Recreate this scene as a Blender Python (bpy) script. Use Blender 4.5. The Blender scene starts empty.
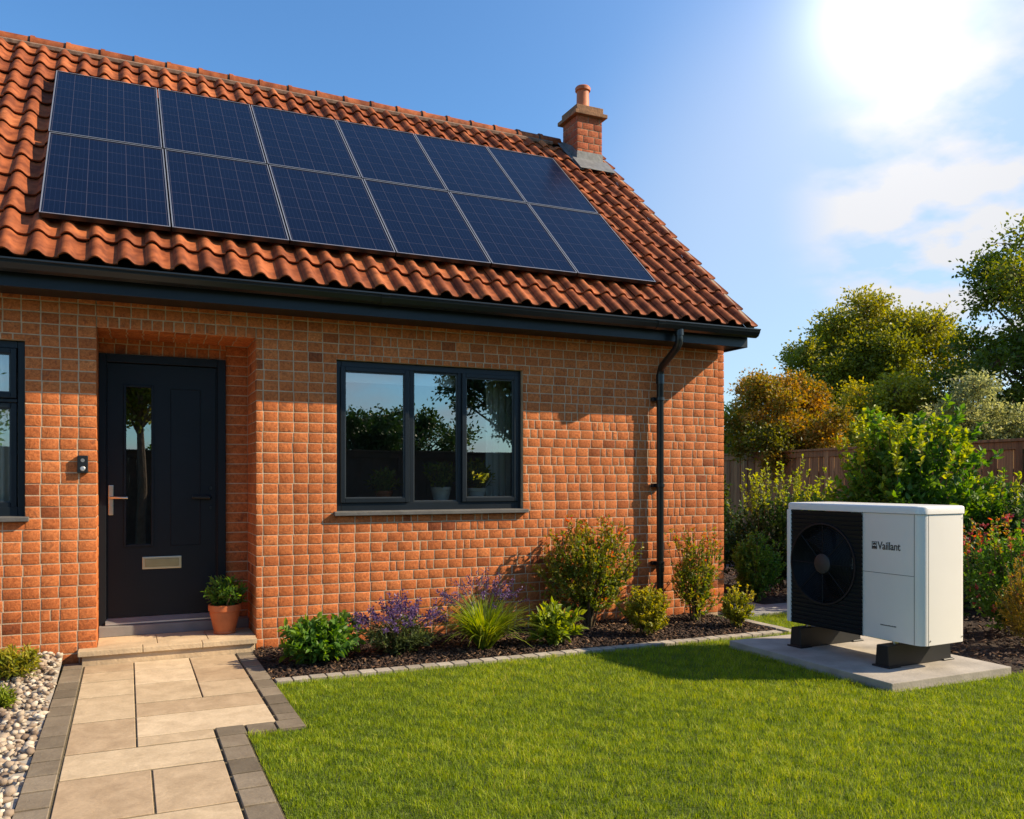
import bpy, bmesh, math, random
import numpy as np
from mathutils import Vector, Matrix

rad = math.radians
S = bpy.context.scene
COL = S.collection
random.seed(7)

# ------------------------------------------------------------------ camera
CAM = (0.0, -6.63, 1.3); YAW = 24.7; FPX = 837.0; HOR = 480.0
cd = bpy.data.cameras.new("camera"); cam = bpy.data.objects.new("camera", cd); COL.objects.link(cam)
cam.location = CAM; cam.rotation_euler = (rad(90), 0, rad(-YAW))
cd.sensor_width = 36; cd.lens = FPX * 36 / 1024; cd.shift_y = (HOR - 409.5) / 1024; cd.clip_end = 2000
S.camera = cam

# ------------------------------------------------------------------ light
SUN = Vector((2.2, -1.0, 1.65)).normalized()
EL = math.asin(SUN.z); AZ = math.atan2(SUN.x, SUN.y)
S.view_settings.view_transform = 'Standard'; S.view_settings.look = 'None'
S.view_settings.gamma = 1; S.view_settings.use_curve_mapping = False
S.view_settings.exposure = 0.70
w = bpy.data.worlds.new("World"); S.world = w; w.use_nodes = True
nt = w.node_tree; nt.nodes.clear()
def wn(t, **k):
    n = nt.nodes.new(t)
    for a, b in k.items(): setattr(n, a, b)
    return n
L = nt.links.new
sky = wn('ShaderNodeTexSky', sky_type='NISHITA', sun_disc=False)
sky.sun_elevation = EL; sky.sun_rotation = AZ
sky.air_density = 1.25; sky.dust_density = 0.35; sky.ozone_density = 2.2
tc = wn('ShaderNodeTexCoord')
sep = wn('ShaderNodeSeparateXYZ'); L(tc.outputs['Generated'], sep.inputs[0])
# clouds: project the direction on a plane overhead
zmx = wn('ShaderNodeMath', operation='MAXIMUM'); L(sep.outputs[2], zmx.inputs[0]); zmx.inputs[1].default_value = 0.03
zad = wn('ShaderNodeMath', operation='ADD'); L(zmx.outputs[0], zad.inputs[0]); zad.inputs[1].default_value = 0.22
dx = wn('ShaderNodeMath', operation='DIVIDE'); L(sep.outputs[0], dx.inputs[0]); L(zad.outputs[0], dx.inputs[1])
dy = wn('ShaderNodeMath', operation='DIVIDE'); L(sep.outputs[1], dy.inputs[0]); L(zad.outputs[0], dy.inputs[1])
cmb = wn('ShaderNodeCombineXYZ'); L(dx.outputs[0], cmb.inputs[0]); L(dy.outputs[0], cmb.inputs[1])
n1 = wn('ShaderNodeTexNoise'); n1.inputs['Scale'].default_value = 1.7; n1.inputs['Detail'].default_value = 9
n1.inputs['Roughness'].default_value = 0.56; n1.inputs['Distortion'].default_value = 0.25
L(cmb.outputs[0], n1.inputs['Vector'])
cr = wn('ShaderNodeValToRGB'); cr.color_ramp.elements[0].position = 0.47; cr.color_ramp.elements[1].position = 0.70
L(n1.outputs['Fac'], cr.inputs[0])
# bank of bright cloud round one direction
def lobe(px, py, lo, hi, k):
    u = (px - 512) / FPX; v = (HOR - py) / FPX; t = rad(YAW)
    d = Vector((math.sin(t) + u * math.cos(t), math.cos(t) - u * math.sin(t), v)).normalized()
    dt = wn('ShaderNodeVectorMath', operation='DOT_PRODUCT'); nrm = wn('ShaderNodeVectorMath', operation='NORMALIZE')
    L(tc.outputs['Generated'], nrm.inputs[0]); L(nrm.outputs[0], dt.inputs[0]); dt.inputs[1].default_value = d
    mr = wn('ShaderNodeMapRange', interpolation_type='SMOOTHERSTEP'); L(dt.outputs['Value'], mr.inputs[0])
    mr.inputs[1].default_value = math.cos(rad(lo)); mr.inputs[2].default_value = math.cos(rad(hi)) if hi > 0 else 1.0
    mr.inputs[3].default_value = 0; mr.inputs[4].default_value = k
    return mr.outputs[0]
g2 = lobe(1015, 195, 14, 2, 0.95); g3 = lobe(880, 330, 26, 2, 0.40)
def glow(px, py):
    u = (px - 512) / FPX; v = (HOR - py) / FPX; t = rad(YAW)
    d = Vector((math.sin(t) + u * math.cos(t), math.cos(t) - u * math.sin(t), v)).normalized()
    dt = wn('ShaderNodeVectorMath', operation='DOT_PRODUCT'); nrm = wn('ShaderNodeVectorMath', operation='NORMALIZE')
    L(tc.outputs['Generated'], nrm.inputs[0]); L(nrm.outputs[0], dt.inputs[0]); dt.inputs[1].default_value = d
    def M(op, a, b=None):
        n = wn('ShaderNodeMath', operation=op)
        for i, q in enumerate((a, b)):
            if q is None: continue
            if isinstance(q, (int, float)): n.inputs[i].default_value = q
            else: L(q, n.inputs[i])
        return n.outputs[0]
    an = M('ARCCOSINE', M('MINIMUM', dt.outputs['Value'], 0.999999))
    core = M('MULTIPLY', M('EXPONENT', M('MULTIPLY', M('POWER', M('DIVIDE', an, rad(3.4)), 2.0), -1.0)), 0.9)
    wide = M('MULTIPLY', M('EXPONENT', M('MULTIPLY', M('DIVIDE', an, rad(7.5)), -1.0)), 0.36)
    return M('ADD', core, wide)
g1 = glow(888, 8)
n2 = wn('ShaderNodeTexNoise'); n2.inputs['Scale'].default_value = 4.0; n2.inputs['Detail'].default_value = 8
L(cmb.outputs[0], n2.inputs['Vector'])
c2 = wn('ShaderNodeValToRGB'); c2.color_ramp.elements[0].position = 0.40; c2.color_ramp.elements[1].position = 0.6
L(n2.outputs['Fac'], c2.inputs[0])
m2 = wn('ShaderNodeMath', operation='MULTIPLY'); L(g2, m2.inputs[0]); L(c2.outputs[0], m2.inputs[1])
m1 = wn('ShaderNodeMath', operation='MULTIPLY'); L(cr.outputs[0], m1.inputs[0]); m1.inputs[1].default_value = 0.75
# clear sky on the left and straight above, cloud only low down and to the right / behind
cl = wn('ShaderNodeMapRange'); L(sep.outputs[1], cl.inputs[0]); cl.inputs[1].default_value = 0.45; cl.inputs[2].default_value = -0.3
m1b = wn('ShaderNodeMath', operation='MULTIPLY'); L(m1.outputs[0], m1b.inputs[0]); L(cl.outputs[0], m1b.inputs[1])
a1 = wn('ShaderNodeMath', operation='MAXIMUM'); L(m1b.outputs[0], a1.inputs[0]); L(m2.outputs[0], a1.inputs[1])
a2 = wn('ShaderNodeMath', operation='ADD', use_clamp=True); L(a1.outputs[0], a2.inputs[0]); L(g3, a2.inputs[1])
mx = wn('ShaderNodeMix', data_type='RGBA'); L(a2.outputs[0], mx.inputs['Factor'])
tint = wn('ShaderNodeMix', data_type='RGBA', blend_type='MULTIPLY'); tint.inputs['Factor'].default_value = 1
L(sky.outputs[0], tint.inputs[6]); tint.inputs[7].default_value = (0.66, 1.06, 1.42, 1)
L(tint.outputs[2], mx.inputs[6]); mx.inputs[7].default_value = (5.6, 5.7, 6.0, 1)
mg = wn('ShaderNodeMix', data_type='RGBA', blend_type='ADD'); L(g1, mg.inputs['Factor']); L(mx.outputs[2], mg.inputs[6]); mg.inputs[7].default_value = (9.2, 8.8, 8.5, 1); mg.clamp_factor = False
bg = wn('ShaderNodeBackground'); L(mg.outputs[2], bg.inputs[0]); bg.inputs[1].default_value = 0.086
wo = wn('ShaderNodeOutputWorld'); L(bg.outputs[0], wo.inputs[0])
sd = bpy.data.lights.new("sun", 'SUN'); sd.energy = 5.0; sd.angle = rad(0.55); sd.color = (1.0, 0.83, 0.58)
so = bpy.data.objects.new("sun", sd); COL.objects.link(so); so.rotation_euler = (-SUN).to_track_quat('-Z', 'Y').to_euler()
so.location = (10, -8, 12)

# ------------------------------------------------------------------ materials
def newmat(name):
    m = bpy.data.materials.new(name); m.use_nodes = True
    n = m.node_tree.nodes; b = n['Principled BSDF']
    return m, m.node_tree, b
def nd(t, typ, **k):
    n = t.nodes.new(typ)
    for a, b in k.items(): setattr(n, a, b)
    return n
def ramp(t, stops, fac):
    r = nd(t, 'ShaderNodeValToRGB'); e = r.color_ramp.elements
    while len(e) < len(stops): e.new(0.5)
    for i, (p, c) in enumerate(stops): e[i].position = p; e[i].color = (*c, 1)
    t.links.new(fac, r.inputs[0]); return r.outputs[0]
def noise(t, scale, detail=4, rough=0.55, vec=None, dist=0):
    n = nd(t, 'ShaderNodeTexNoise'); n.inputs['Scale'].default_value = scale; n.inputs['Detail'].default_value = detail
    n.inputs['Roughness'].default_value = rough; n.inputs['Distortion'].default_value = dist
    if vec is None:
        c = nd(t, 'ShaderNodeTexCoord'); vec = c.outputs['Object']
    t.links.new(vec, n.inputs['Vector']); return n.outputs['Fac']
def attr(t, name='rnd'):
    a = nd(t, 'ShaderNodeAttribute'); a.attribute_name = name; return a.outputs['Fac']
def mix(t, a, b, f, mode='MIX'):
    m = nd(t, 'ShaderNodeMix', data_type='RGBA', blend_type=mode)
    for v, s in ((a, 6), (b, 7)):
        if isinstance(v, tuple): m.inputs[s].default_value = (*v, 1)
        else: t.links.new(v, m.inputs[s])
    if isinstance(f, (int, float)): m.inputs['Factor'].default_value = f
    else: t.links.new(f, m.inputs['Factor'])
    return m.outputs[2]
def bump(t, b, h, dist, strength=1.0, prev=None):
    n = nd(t, 'ShaderNodeBump'); n.inputs['Distance'].default_value = dist; n.inputs['Strength'].default_value = strength
    t.links.new(h, n.inputs['Height'])
    if prev is not None: t.links.new(prev, n.inputs['Normal'])
    t.links.new(n.outputs[0], b.inputs['Normal']); return n.outputs[0]
def simple(name, c, rough=0.6, metal=0, var=0.12, scale=6, bscale=0, bdist=0.001, spec=0.5, coat=0):
    m, t, b = newmat(name)
    d = tuple(x * (1 - var) for x in c); u = tuple(min(1, x * (1 + var)) for x in c)
    col = ramp(t, [(0.3, d), (0.7, u)], noise(t, scale, 5))
    t.links.new(col, b.inputs['Base Color'])
    b.inputs['Roughness'].default_value = rough; b.inputs['Metallic'].default_value = metal
    b.inputs['Specular IOR Level'].default_value = spec; b.inputs['Coat Weight'].default_value = coat
    if bscale: bump(t, b, noise(t, bscale, 4), bdist)
    return m

# brick
def brick_mat(name, stops, dirt=0.5):
    m, t, b = newmat(name)
    base = ramp(t, stops, attr(t))
    n = noise(t, 45, 6, 0.68, dist=0.8)
    col = mix(t, base, ramp(t, [(0.35, (0.66, 0.58, 0.55)), (0.60, (1.16, 1.16, 1.12))], n), 1.0, 'MULTIPLY')
    sp = noise(t, 17, 3, 0.6, dist=1.2)
    dk = ramp(t, [(0.60, (0, 0, 0)), (0.70, (1, 1, 1))], sp)
    m_ = nd(t, 'ShaderNodeMath', operation='MULTIPLY'); t.links.new(dk, m_.inputs[0]); m_.inputs[1].default_value = dirt
    col = mix(t, col, (0.10, 0.045, 0.03), m_.outputs[0])
    wn_ = ramp(t, [(0.35, (0.86, 0.84, 0.84)), (0.68, (1.06, 1.05, 1.03))], noise(t, 1.1, 3))
    col = mix(t, col, wn_, 1.0, 'MULTIPLY')
    t.links.new(col, b.inputs['Base Color']); b.inputs['Roughness'].default_value = 0.85
    b.inputs['Specular IOR Level'].default_value = 0.25
    # crease marks and sandy grain
    v = noise(t, 30, 2, 0.5, dist=2.2); v2 = noise(t, 160, 3, 0.6)
    p = bump(t, b, v, 0.0038, 0.8); bump(t, b, v2, 0.0015, 0.6, p)
    return m
BRICK = brick_mat('brick', [(0.0, (0.23, 0.062, 0.022)), (0.14, (0.40, 0.115, 0.036)), (0.55, (0.525, 0.158, 0.048)), (1.0, (0.63, 0.215, 0.072))])
BRICKC = brick_mat('chimney_brick', [(0.0, (0.28, 0.07, 0.03)), (0.5, (0.40, 0.105, 0.045)), (1.0, (0.50, 0.15, 0.06))])
MORTAR = simple('mortar', (0.50, 0.355, 0.23), 0.95, var=0.2, scale=9, bscale=120, bdist=0.003)
# clay tiles
m, t, b = newmat('clay_tile')
base = ramp(t, [(0.0, (0.14, 0.040, 0.018)), (0.25, (0.29, 0.078, 0.026)), (0.7, (0.42, 0.118, 0.038)), (1.0, (0.53, 0.17, 0.058))], attr(t))
st = ramp(t, [(0.40, (1, 1, 1)), (0.60, (0.34, 0.28, 0.26))], noise(t, 7.5, 6, 0.7))
col = mix(t, base, st, 0.85, 'MULTIPLY')
col = mix(t, col, ramp(t, [(0.3, (0.8, 0.78, 0.76)), (0.7, (1.1, 1.08, 1.05))], noise(t, 60, 4)), 1, 'MULTIPLY')
col = mix(t, col, (0.20, 0.18, 0.11), ramp(t, [(0.66, (0, 0, 0)), (0.78, (0.5, 0.5, 0.5))], noise(t, 22, 4, 0.7)))
t.links.new(col, b.inputs['Base Color']); b.inputs['Roughness'].default_value = 0.7; b.inputs['Specular IOR Level'].default_value = 0.22
bump(t, b, noise(t, 120, 4), 0.0025, 0.6)
TILE = m
TERRA = simple('terracotta', (0.48, 0.125, 0.035), 0.6, var=0.2, scale=9, bscale=70, bdist=0.0015)
ANTH = simple('anthracite', (0.008, 0.0125, 0.018), 0.38, spec=.32, var=0.15, scale=4, bscale=220, bdist=0.0002)
DOORM = simple('door_anthracite', (0.0055, 0.009, 0.0135), 0.5, spec=.25, var=0.1, scale=3, bscale=300, bdist=0.0003)
BLACK = simple('black_plastic', (0.008, 0.009, 0.010), 0.38, var=0.2, scale=8)
PIPE = simple('pipe_black', (0.010, 0.013, 0.016), 0.3, var=0.1)
STONE = simple('sandstone', (0.50, 0.375, 0.235), 0.85, var=0.22, scale=5, bscale=45, bdist=0.004)
SILLM = simple('slate_sill', (0.10, 0.095, 0.09), 0.7, var=0.2, scale=12, bscale=60, bdist=0.001)
STEEL = simple('steel', (0.62, 0.56, 0.46), 0.32, 1.0, var=0.08)
ALU = simple('aluminium', (0.62, 0.62, 0.62), 0.4, 0.8, var=0.08)
LEAD = simple('lead', (0.15, 0.15, 0.15), 0.6, 0.1, var=0.25, scale=14, bscale=30, bdist=0.003)
CONC = simple('concrete', (0.36, 0.32, 0.27), 0.9, var=0.22, scale=5, bscale=60, bdist=0.003)
WHITE = simple('white_enamel', (0.80, 0.765, 0.715), 0.36, var=0.02, scale=3, bscale=500, bdist=0.0002, coat=0.2)
ROOM = simple('room_paint', (0.34, 0.31, 0.27), 0.9)
CURT = simple('curtain', (0.80, 0.77, 0.66), 0.9, var=0.05)
POTW = simple('pale_pot', (0.74, 0.68, 0.58), 0.5, var=0.08)
BARK = simple('bark', (0.11, 0.075, 0.05), 0.95, var=0.35, scale=14, bscale=25, bdist=0.02)
WOODF, t, b = newmat('fence_wood')
col = ramp(t, [(0, (0.19, 0.10, 0.042)), (0.5, (0.29, 0.165, 0.07)), (1, (0.40, 0.24, 0.105))], attr(t))
tcn = nd(t, 'ShaderNodeTexCoord'); mp = nd(t, 'ShaderNodeMapping'); mp.inputs['Scale'].default_value = (14, 14, 0.8)
t.links.new(tcn.outputs['Object'], mp.inputs[0]); gr = noise(t, 3.0, 6, 0.6, mp.outputs[0])
col = mix(t, col, ramp(t, [(0.35, (0.6, 0.58, 0.56)), (0.65, (1.15, 1.12, 1.1))], gr), 1, 'MULTIPLY')
t.links.new(col, b.inputs['Base Color']); b.inputs['Roughness'].default_value = 0.9; bump(t, b, gr, 0.004)
WOODD = simple('dark_fence_wood', (0.05, 0.032, 0.022), .9, var=.3, scale=9)
# paving
def slab_mat(name, stops, bs=30):
    m, t, b = newmat(name)
    col = ramp(t, stops, attr(t))
    col = mix(t, col, ramp(t, [(0.3, (0.80, 0.77, 0.72)), (0.7, (1.12, 1.12, 1.1))], noise(t, 7, 6, 0.6, dist=0.6)), 1, 'MULTIPLY')
    col = mix(t, col, ramp(t, [(0.3, (0.9, 0.9, 0.9)), (0.7, (1.06, 1.06, 1.06))], noise(t, 90, 3)), 1, 'MULTIPLY')
    t.links.new(col, b.inputs['Base Color']); b.inputs['Roughness'].default_value = 0.88
    p = bump(t, b, noise(t, bs, 5, 0.55, dist=0.8), 0.006, 0.6)
    return m
SLAB = slab_mat('paving_slab', [(0, (0.40, 0.285, 0.18)), (0.5, (0.52, 0.40, 0.265)), (1, (0.60, 0.47, 0.325))], 12)
SETT = slab_mat('grey_sett', [(0, (0.12, 0.095, 0.065)), (1, (0.25, 0.20, 0.145))])
EDGE = slab_mat('pale_edging', [(0, (0.30, 0.26, 0.215)), (1, (0.42, 0.37, 0.31))])
GREYP = slab_mat('grey_path', [(0, (0.2, 0.2, 0.2)), (1, (0.28, 0.28, 0.28))])
SOIL = simple('soil', (0.036, 0.019, 0.011), 0.95, var=0.5, scale=25, bscale=70, bdist=0.02)
TURF = simple('turf', (0.09, 0.12, 0.012), 0.95, var=0.4, scale=30, bscale=90, bdist=0.02)
FIELD = simple('field', (0.06, 0.09, 0.02), 0.95, var=0.3, scale=0.6)
PEB, t, b = newmat('pebble')
t.links.new(ramp(t, [(0, (0.14, 0.09, 0.06)), (0.3, (0.30, 0.225, 0.16)), (0.7, (0.44, 0.36, 0.27)), (1, (0.60, 0.53, 0.43))], attr(t)), b.inputs['Base Color'])
b.inputs['Roughness'].default_value = 0.75; bump(t, b, noise(t, 60, 4), 0.003)
CHIP, t, b = newmat('bark_chip')
t.links.new(ramp(t, [(0, (0.016, 0.008, 0.005)), (0.75, (0.055, 0.026, 0.013)), (0.95, (0.14, 0.07, 0.033)), (1, (0.30, 0.18, 0.09))], attr(t)), b.inputs['Base Color'])
b.inputs['Roughness'].default_value = 0.9
# glass
GLASS = bpy.data.materials.new('window_glass'); GLASS.use_nodes = True; t = GLASS.node_tree; t.nodes.clear()
gl = nd(t, 'ShaderNodeBsdfGlossy'); gl.inputs['Roughness'].default_value = 0.0; gl.inputs['Color'].default_value = (0.92, 0.96, 1, 1)
tr = nd(t, 'ShaderNodeBsdfTransparent'); tr.inputs['Color'].default_value = (0.93, 0.96, 0.95, 1)
fr = nd(t, 'ShaderNodeFresnel'); fr.inputs[0].default_value = 1.5
mr = nd(t, 'ShaderNodeMapRange'); t.links.new(fr.outputs[0], mr.inputs[0]); mr.inputs[3].default_value = 0.29; mr.inputs[4].default_value = 1.0
ms = nd(t, 'ShaderNodeMixShader'); t.links.new(mr.outputs[0], ms.inputs[0]); t.links.new(tr.outputs[0], ms.inputs[1]); t.links.new(gl.outputs[0], ms.inputs[2])
wv = nd(t, 'ShaderNodeBump'); wv.inputs['Distance'].default_value = 0.0012; t.links.new(noise(t, 1.6, 1), wv.inputs['Height']); t.links.new(wv.outputs[0], gl.inputs['Normal'])
om = nd(t, 'ShaderNodeOutputMaterial'); t.links.new(ms.outputs[0], om.inputs[0])
# photovoltaic glass: cells, busbars and gaps in the panel's own coordinates (metres)
PW, PH = 0.824, 1.355
PV, t, b = newmat('solar_cells')
tcn = nd(t, 'ShaderNodeTexCoord'); sx = nd(t, 'ShaderNodeSeparateXYZ'); t.links.new(tcn.outputs['Object'], sx.inputs[0])
def mth(op, a, c=None, **k):
    n = nd(t, 'ShaderNodeMath', operation=op, **k)
    for i, v in enumerate((a, c)):
        if v is None: continue
        if isinstance(v, (int, float)): n.inputs[i].default_value = v
        else: t.links.new(v, n.inputs[i])
    return n.outputs[0]
def lines(coord, off, pitch, wd):
    f = mth('FRACT', mth('DIVIDE', mth('SUBTRACT', coord, off), pitch))
    d = mth('MINIMUM', f, mth('SUBTRACT', 1.0, f))
    return mth('LESS_THAN', d, wd / pitch)
cx_ = (PW - 0.04) / 6; cy_ = (PH - 0.04) / 7
gx = lines(sx.outputs[0], 0.02, cx_, 0.0016); gy = lines(sx.outputs[1], 0.02, cy_, 0.0016)
bus = lines(sx.outputs[0], 0.02, cx_ / 4, 0.0009)
g = mth('MAXIMUM', gx, gy)
cell = mix(t, (0.0032, 0.0065, 0.021), (0.005, 0.010, 0.029), noise(t, 3, 2))
cell = mix(t, cell, (0.03, 0.04, 0.08), mth('MULTIPLY', bus, 0.5))
cell = mix(t, cell, (0.13, 0.11, 0.13), mth('MULTIPLY', g, 0.38))
t.links.new(cell, b.inputs['Base Color']); b.inputs['Roughness'].default_value = 0.22; b.inputs['IOR'].default_value = 1.3
b.inputs['Coat Weight'].default_value = 0.0; b.inputs['Specular IOR Level'].default_value = 0.3; b.inputs['Coat Roughness'].default_value = 0.06

def leafmat(name, stops, trans=0.45, rough=0.5, spec=0.35):
    m, t, b = newmat(name)
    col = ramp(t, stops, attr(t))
    t.links.new(col, b.inputs['Base Color']); b.inputs['Roughness'].default_value = rough
    b.inputs['Specular IOR Level'].default_value = spec
    tl = nd(t, 'ShaderNodeBsdfTranslucent')
    hs = nd(t, 'ShaderNodeHueSaturation'); hs.inputs['Saturation'].default_value = 1.15; hs.inputs['Value'].default_value = 1.5
    hs.inputs['Hue'].default_value = 0.485
    t.links.new(col, hs.inputs['Color']); t.links.new(hs.outputs[0], tl.inputs[0])
    ms = nd(t, 'ShaderNodeMixShader'); ms.inputs[0].default_value = trans
    t.links.new(b.outputs[0], ms.inputs[1]); t.links.new(tl.outputs[0], ms.inputs[2])
    t.links.new(ms.outputs[0], t.nodes['Material Output'].inputs[0]); return m
LF_GREEN = leafmat('leaf_green', [(0, (0.035, 0.088, 0.016)), (0.6, (0.088, 0.196, 0.027)), (1, (0.216, 0.332, 0.039))])
LF_DARK = leafmat('leaf_dark', [(0, (0.014, 0.040, 0.010)), (0.7, (0.037, 0.084, 0.018)), (1, (0.101, 0.144, 0.026))], 0.3)
LF_LIME = leafmat('leaf_lime', [(0, (0.078, 0.133, 0.016)), (0.5, (0.187, 0.265, 0.025)), (1, (0.374, 0.406, 0.047))])
LF_YEL = leafmat('leaf_yellow', [(0, (0.081, 0.114, 0.016)), (0.5, (0.211, 0.244, 0.022)), (1, (0.552, 0.455, 0.049))])
LF_RUST = leafmat('leaf_rust', [(0, (0.05, 0.07, 0.008)), (0.4, (0.16, 0.16, 0.018)), (0.75, (0.42, 0.235, 0.035)), (1, (0.58, 0.36, 0.07))])
LF_OLIVE = leafmat('leaf_olive', [(0, (0.061, 0.088, 0.010)), (0.5, (0.209, 0.226, 0.020)), (1, (0.528, 0.440, 0.039))])
LF_PALE = leafmat('leaf_pale', [(0, (0.121, 0.142, 0.061)), (0.5, (0.263, 0.284, 0.112)), (1, (0.486, 0.486, 0.182))])
LF_MIX = leafmat('leaf_mixed', [(0, (0.051, 0.101, 0.014)), (0.5, (0.151, 0.203, 0.024)), (0.8, (0.304, 0.270, 0.037)), (0.93, (0.439, 0.203, 0.051)), (1, (0.590, 0.169, 0.068))])
LF_PURP = leafmat('flower_purple', [(0, (0.068, 0.038, 0.120)), (0.6, (0.128, 0.075, 0.210)), (1, (0.225, 0.128, 0.255))], 0.3)
LF_SAGE = leafmat('leaf_sage', [(0, (0.042, 0.072, 0.024)), (1, (0.144, 0.180, 0.060))])
LF_ORNG = leafmat('leaf_orange', [(0, (0.096, 0.084, 0.012)), (0.6, (0.264, 0.204, 0.024)), (1, (0.456, 0.264, 0.036))])
LF_RED = leafmat('flower_red', [(0, (0.28, 0.03, 0.03)), (1, (0.55, 0.16, 0.12))], 0.3)
LF_TALL = leafmat('leaf_tall_tree', [(0, (0.039, 0.067, 0.011)), (0.6, (0.119, 0.161, 0.020)), (1, (0.336, 0.308, 0.028))])
GRASS = leafmat('grass_blade', [(0, (0.090, 0.153, 0.008)), (0.5, (0.236, 0.326, 0.012)), (0.88, (0.421, 0.473, 0.028)), (1, (0.600, 0.536, 0.128))], 0.4, 0.55, 0.2)
STEM = simple('stem', (0.09, 0.065, 0.03), 0.9)

# ------------------------------------------------------------------ mesh helpers
def link(o, parent=None):
    COL.objects.link(o)
    if parent is not None: o.parent = parent
    return o
def npmesh(name, V, F, mat, parent=None, rnd=None, smooth=False, loc=None):
    """V (n,3); F (m,k) index array, all faces with k corners"""
    V = np.asarray(V, dtype=np.float32); F = np.asarray(F, dtype=np.int32); k = F.shape[1]
    me = bpy.data.meshes.new(name)
    me.vertices.add(len(V)); me.vertices.foreach_set('co', V.ravel())
    me.loops.add(F.size); me.loops.foreach_set('vertex_index', F.ravel())
    me.polygons.add(len(F)); me.polygons.foreach_set('loop_start', np.arange(0, F.size, k, dtype=np.int32))
    me.polygons.foreach_set('loop_total', np.full(len(F), k, dtype=np.int32))
    if rnd is not None:
        a = me.attributes.new('rnd', 'FLOAT', 'FACE'); a.data.foreach_set('value', np.asarray(rnd, dtype=np.float32))
    me.update(calc_edges=True); me.validate()
    if smooth: me.polygons.foreach_set('use_smooth', np.ones(len(F), dtype=bool))
    me.materials.append(mat)
    o = bpy.data.objects.new(name, me)
    if loc: o.location = loc
    return link(o, parent)
class MB:
    def __init__(s): s.v = []; s.f = []; s.r = []
    def add(s, vs, fs, r=None):
        n = len(s.v); s.v += [tuple(p) for p in vs]; s.f += [tuple(i + n for i in f) for f in fs]
        s.r += [random.random() if r is None else r] * len(fs); return s
    def box(s, x0, x1, y0, y1, z0, z1, r=None):
        r = random.random() if r is None else r
        return s.add([(x0, y0, z0), (x1, y0, z0), (x1, y1, z0), (x0, y1, z0), (x0, y0, z1), (x1, y0, z1), (x1, y1, z1), (x0, y1, z1)],
                     [(0, 3, 2, 1), (4, 5, 6, 7), (0, 1, 5, 4), (1, 2, 6, 5), (2, 3, 7, 6), (3, 0, 4, 7)], r)
    def prism(s, pts, axis, a, b_, r=None):
        """pts 2D polygon; axis 'x': pts=(y,z); 'y': pts=(x,z); 'z': pts=(x,y)"""
        def P(p, q): return {'x': (q, p[0], p[1]), 'y': (p[0], q, p[1]), 'z': (p[0], p[1], q)}[axis]
        n = len(pts); vs = [P(p, a) for p in pts] + [P(p, b_) for p in pts]
        fs = [tuple(range(n)), tuple(range(2 * n - 1, n - 1, -1))] + [(i, n + i, n + (i + 1) % n, (i + 1) % n) for i in range(n)]
        return s.add(vs, fs, random.random() if r is None else r)
    def tube(s, path, rads, n=8, cap=True, r=None):
        path = [Vector(p) for p in path]
        if isinstance(rads, (int, float)): rads = [rads] * len(path)
        vs = []; fs = []; up = Vector((0.13, 0.31, 0.94)).normalized()
        for i, p in enumerate(path):
            a = path[max(0, i - 1)]; c = path[min(len(path) - 1, i + 1)]
            d = (c - a).normalized()
            if abs(d.dot(up)) > 0.98: up = Vector((1, 0.1, 0)).normalized()
            x = d.cross(up).normalized(); y = d.cross(x).normalized()
            for k in range(n):
                q = 2 * math.pi * k / n
                vs.append(p + (x * math.cos(q) + y * math.sin(q)) * rads[i])
        for i in range(len(path) - 1):
            for k in range(n):
                fs.append((i * n + k, i * n + (k + 1) % n, (i + 1) * n + (k + 1) % n, (i + 1) * n + k))
        if cap:
            fs.append(tuple(range(n - 1, -1, -1))); e = (len(path) - 1) * n; fs.append(tuple(range(e, e + n)))
        return s.add(vs, fs, r)
    def lathe(s, prof, n=24, c=(0, 0, 0), r=None, axis='z'):
        vs = []; fs = []
        for (q, z) in prof:
            for k in range(n):
                a = 2 * math.pi * k / n
                p = (q * math.cos(a), q * math.sin(a), z) if axis == 'z' else (q * math.cos(a), z, q * math.sin(a))
                vs.append((c[0] + p[0], c[1] + p[1], c[2] + p[2]))
        for i in range(len(prof) - 1):
            for k in range(n): fs.append((i * n + k, i * n + (k + 1) % n, (i + 1) * n + (k + 1) % n, (i + 1) * n + k))
        return s.add(vs, fs, random.random() if r is None else r)
    def build(s, name, mat, parent=None, bevel=0, seg=2, smooth=False, loc=None):
        me = bpy.data.meshes.new(name)
        bm = bmesh.new(); lay = bm.faces.layers.float.new('rnd')
        vv = [bm.verts.new(p) for p in s.v]
        for f, r in zip(s.f, s.r):
            try: q = bm.faces.new([vv[i] for i in f]); q[lay] = r
            except ValueError: pass
        bmesh.ops.recalc_face_normals(bm, faces=bm.faces)
        if bevel: bmesh.ops.bevel(bm, geom=[e for e in bm.edges if len(e.link_faces) == 2 and e.calc_face_angle(0) > 0.5], offset=bevel, segments=seg, affect='EDGES', profile=0.6)
        bm.to_mesh(me); bm.free(); me.materials.append(mat)
        if smooth:
            me.polygons.foreach_set('use_smooth', np.ones(len(me.polygons), dtype=bool)); me.set_sharp_from_angle(angle=rad(35))
        o = bpy.data.objects.new(name, me)
        if loc: o.location = loc
        return link(o, parent)
def thing(name, label, cat, loc=(0, 0, 0), rz=0, group=None):
    o = bpy.data.objects.new(name, None); o.empty_display_size = 0.1; link(o)
    o.location = loc; o.rotation_euler = (0, 0, rz); o['label'] = label; o['category'] = cat
    if group: o['group'] = group
    return o
def struct(o, label=None, cat=None, kind='structure'):
    o['kind'] = kind
    if label: o['label'] = label
    if cat: o['category'] = cat
    return o

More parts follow.
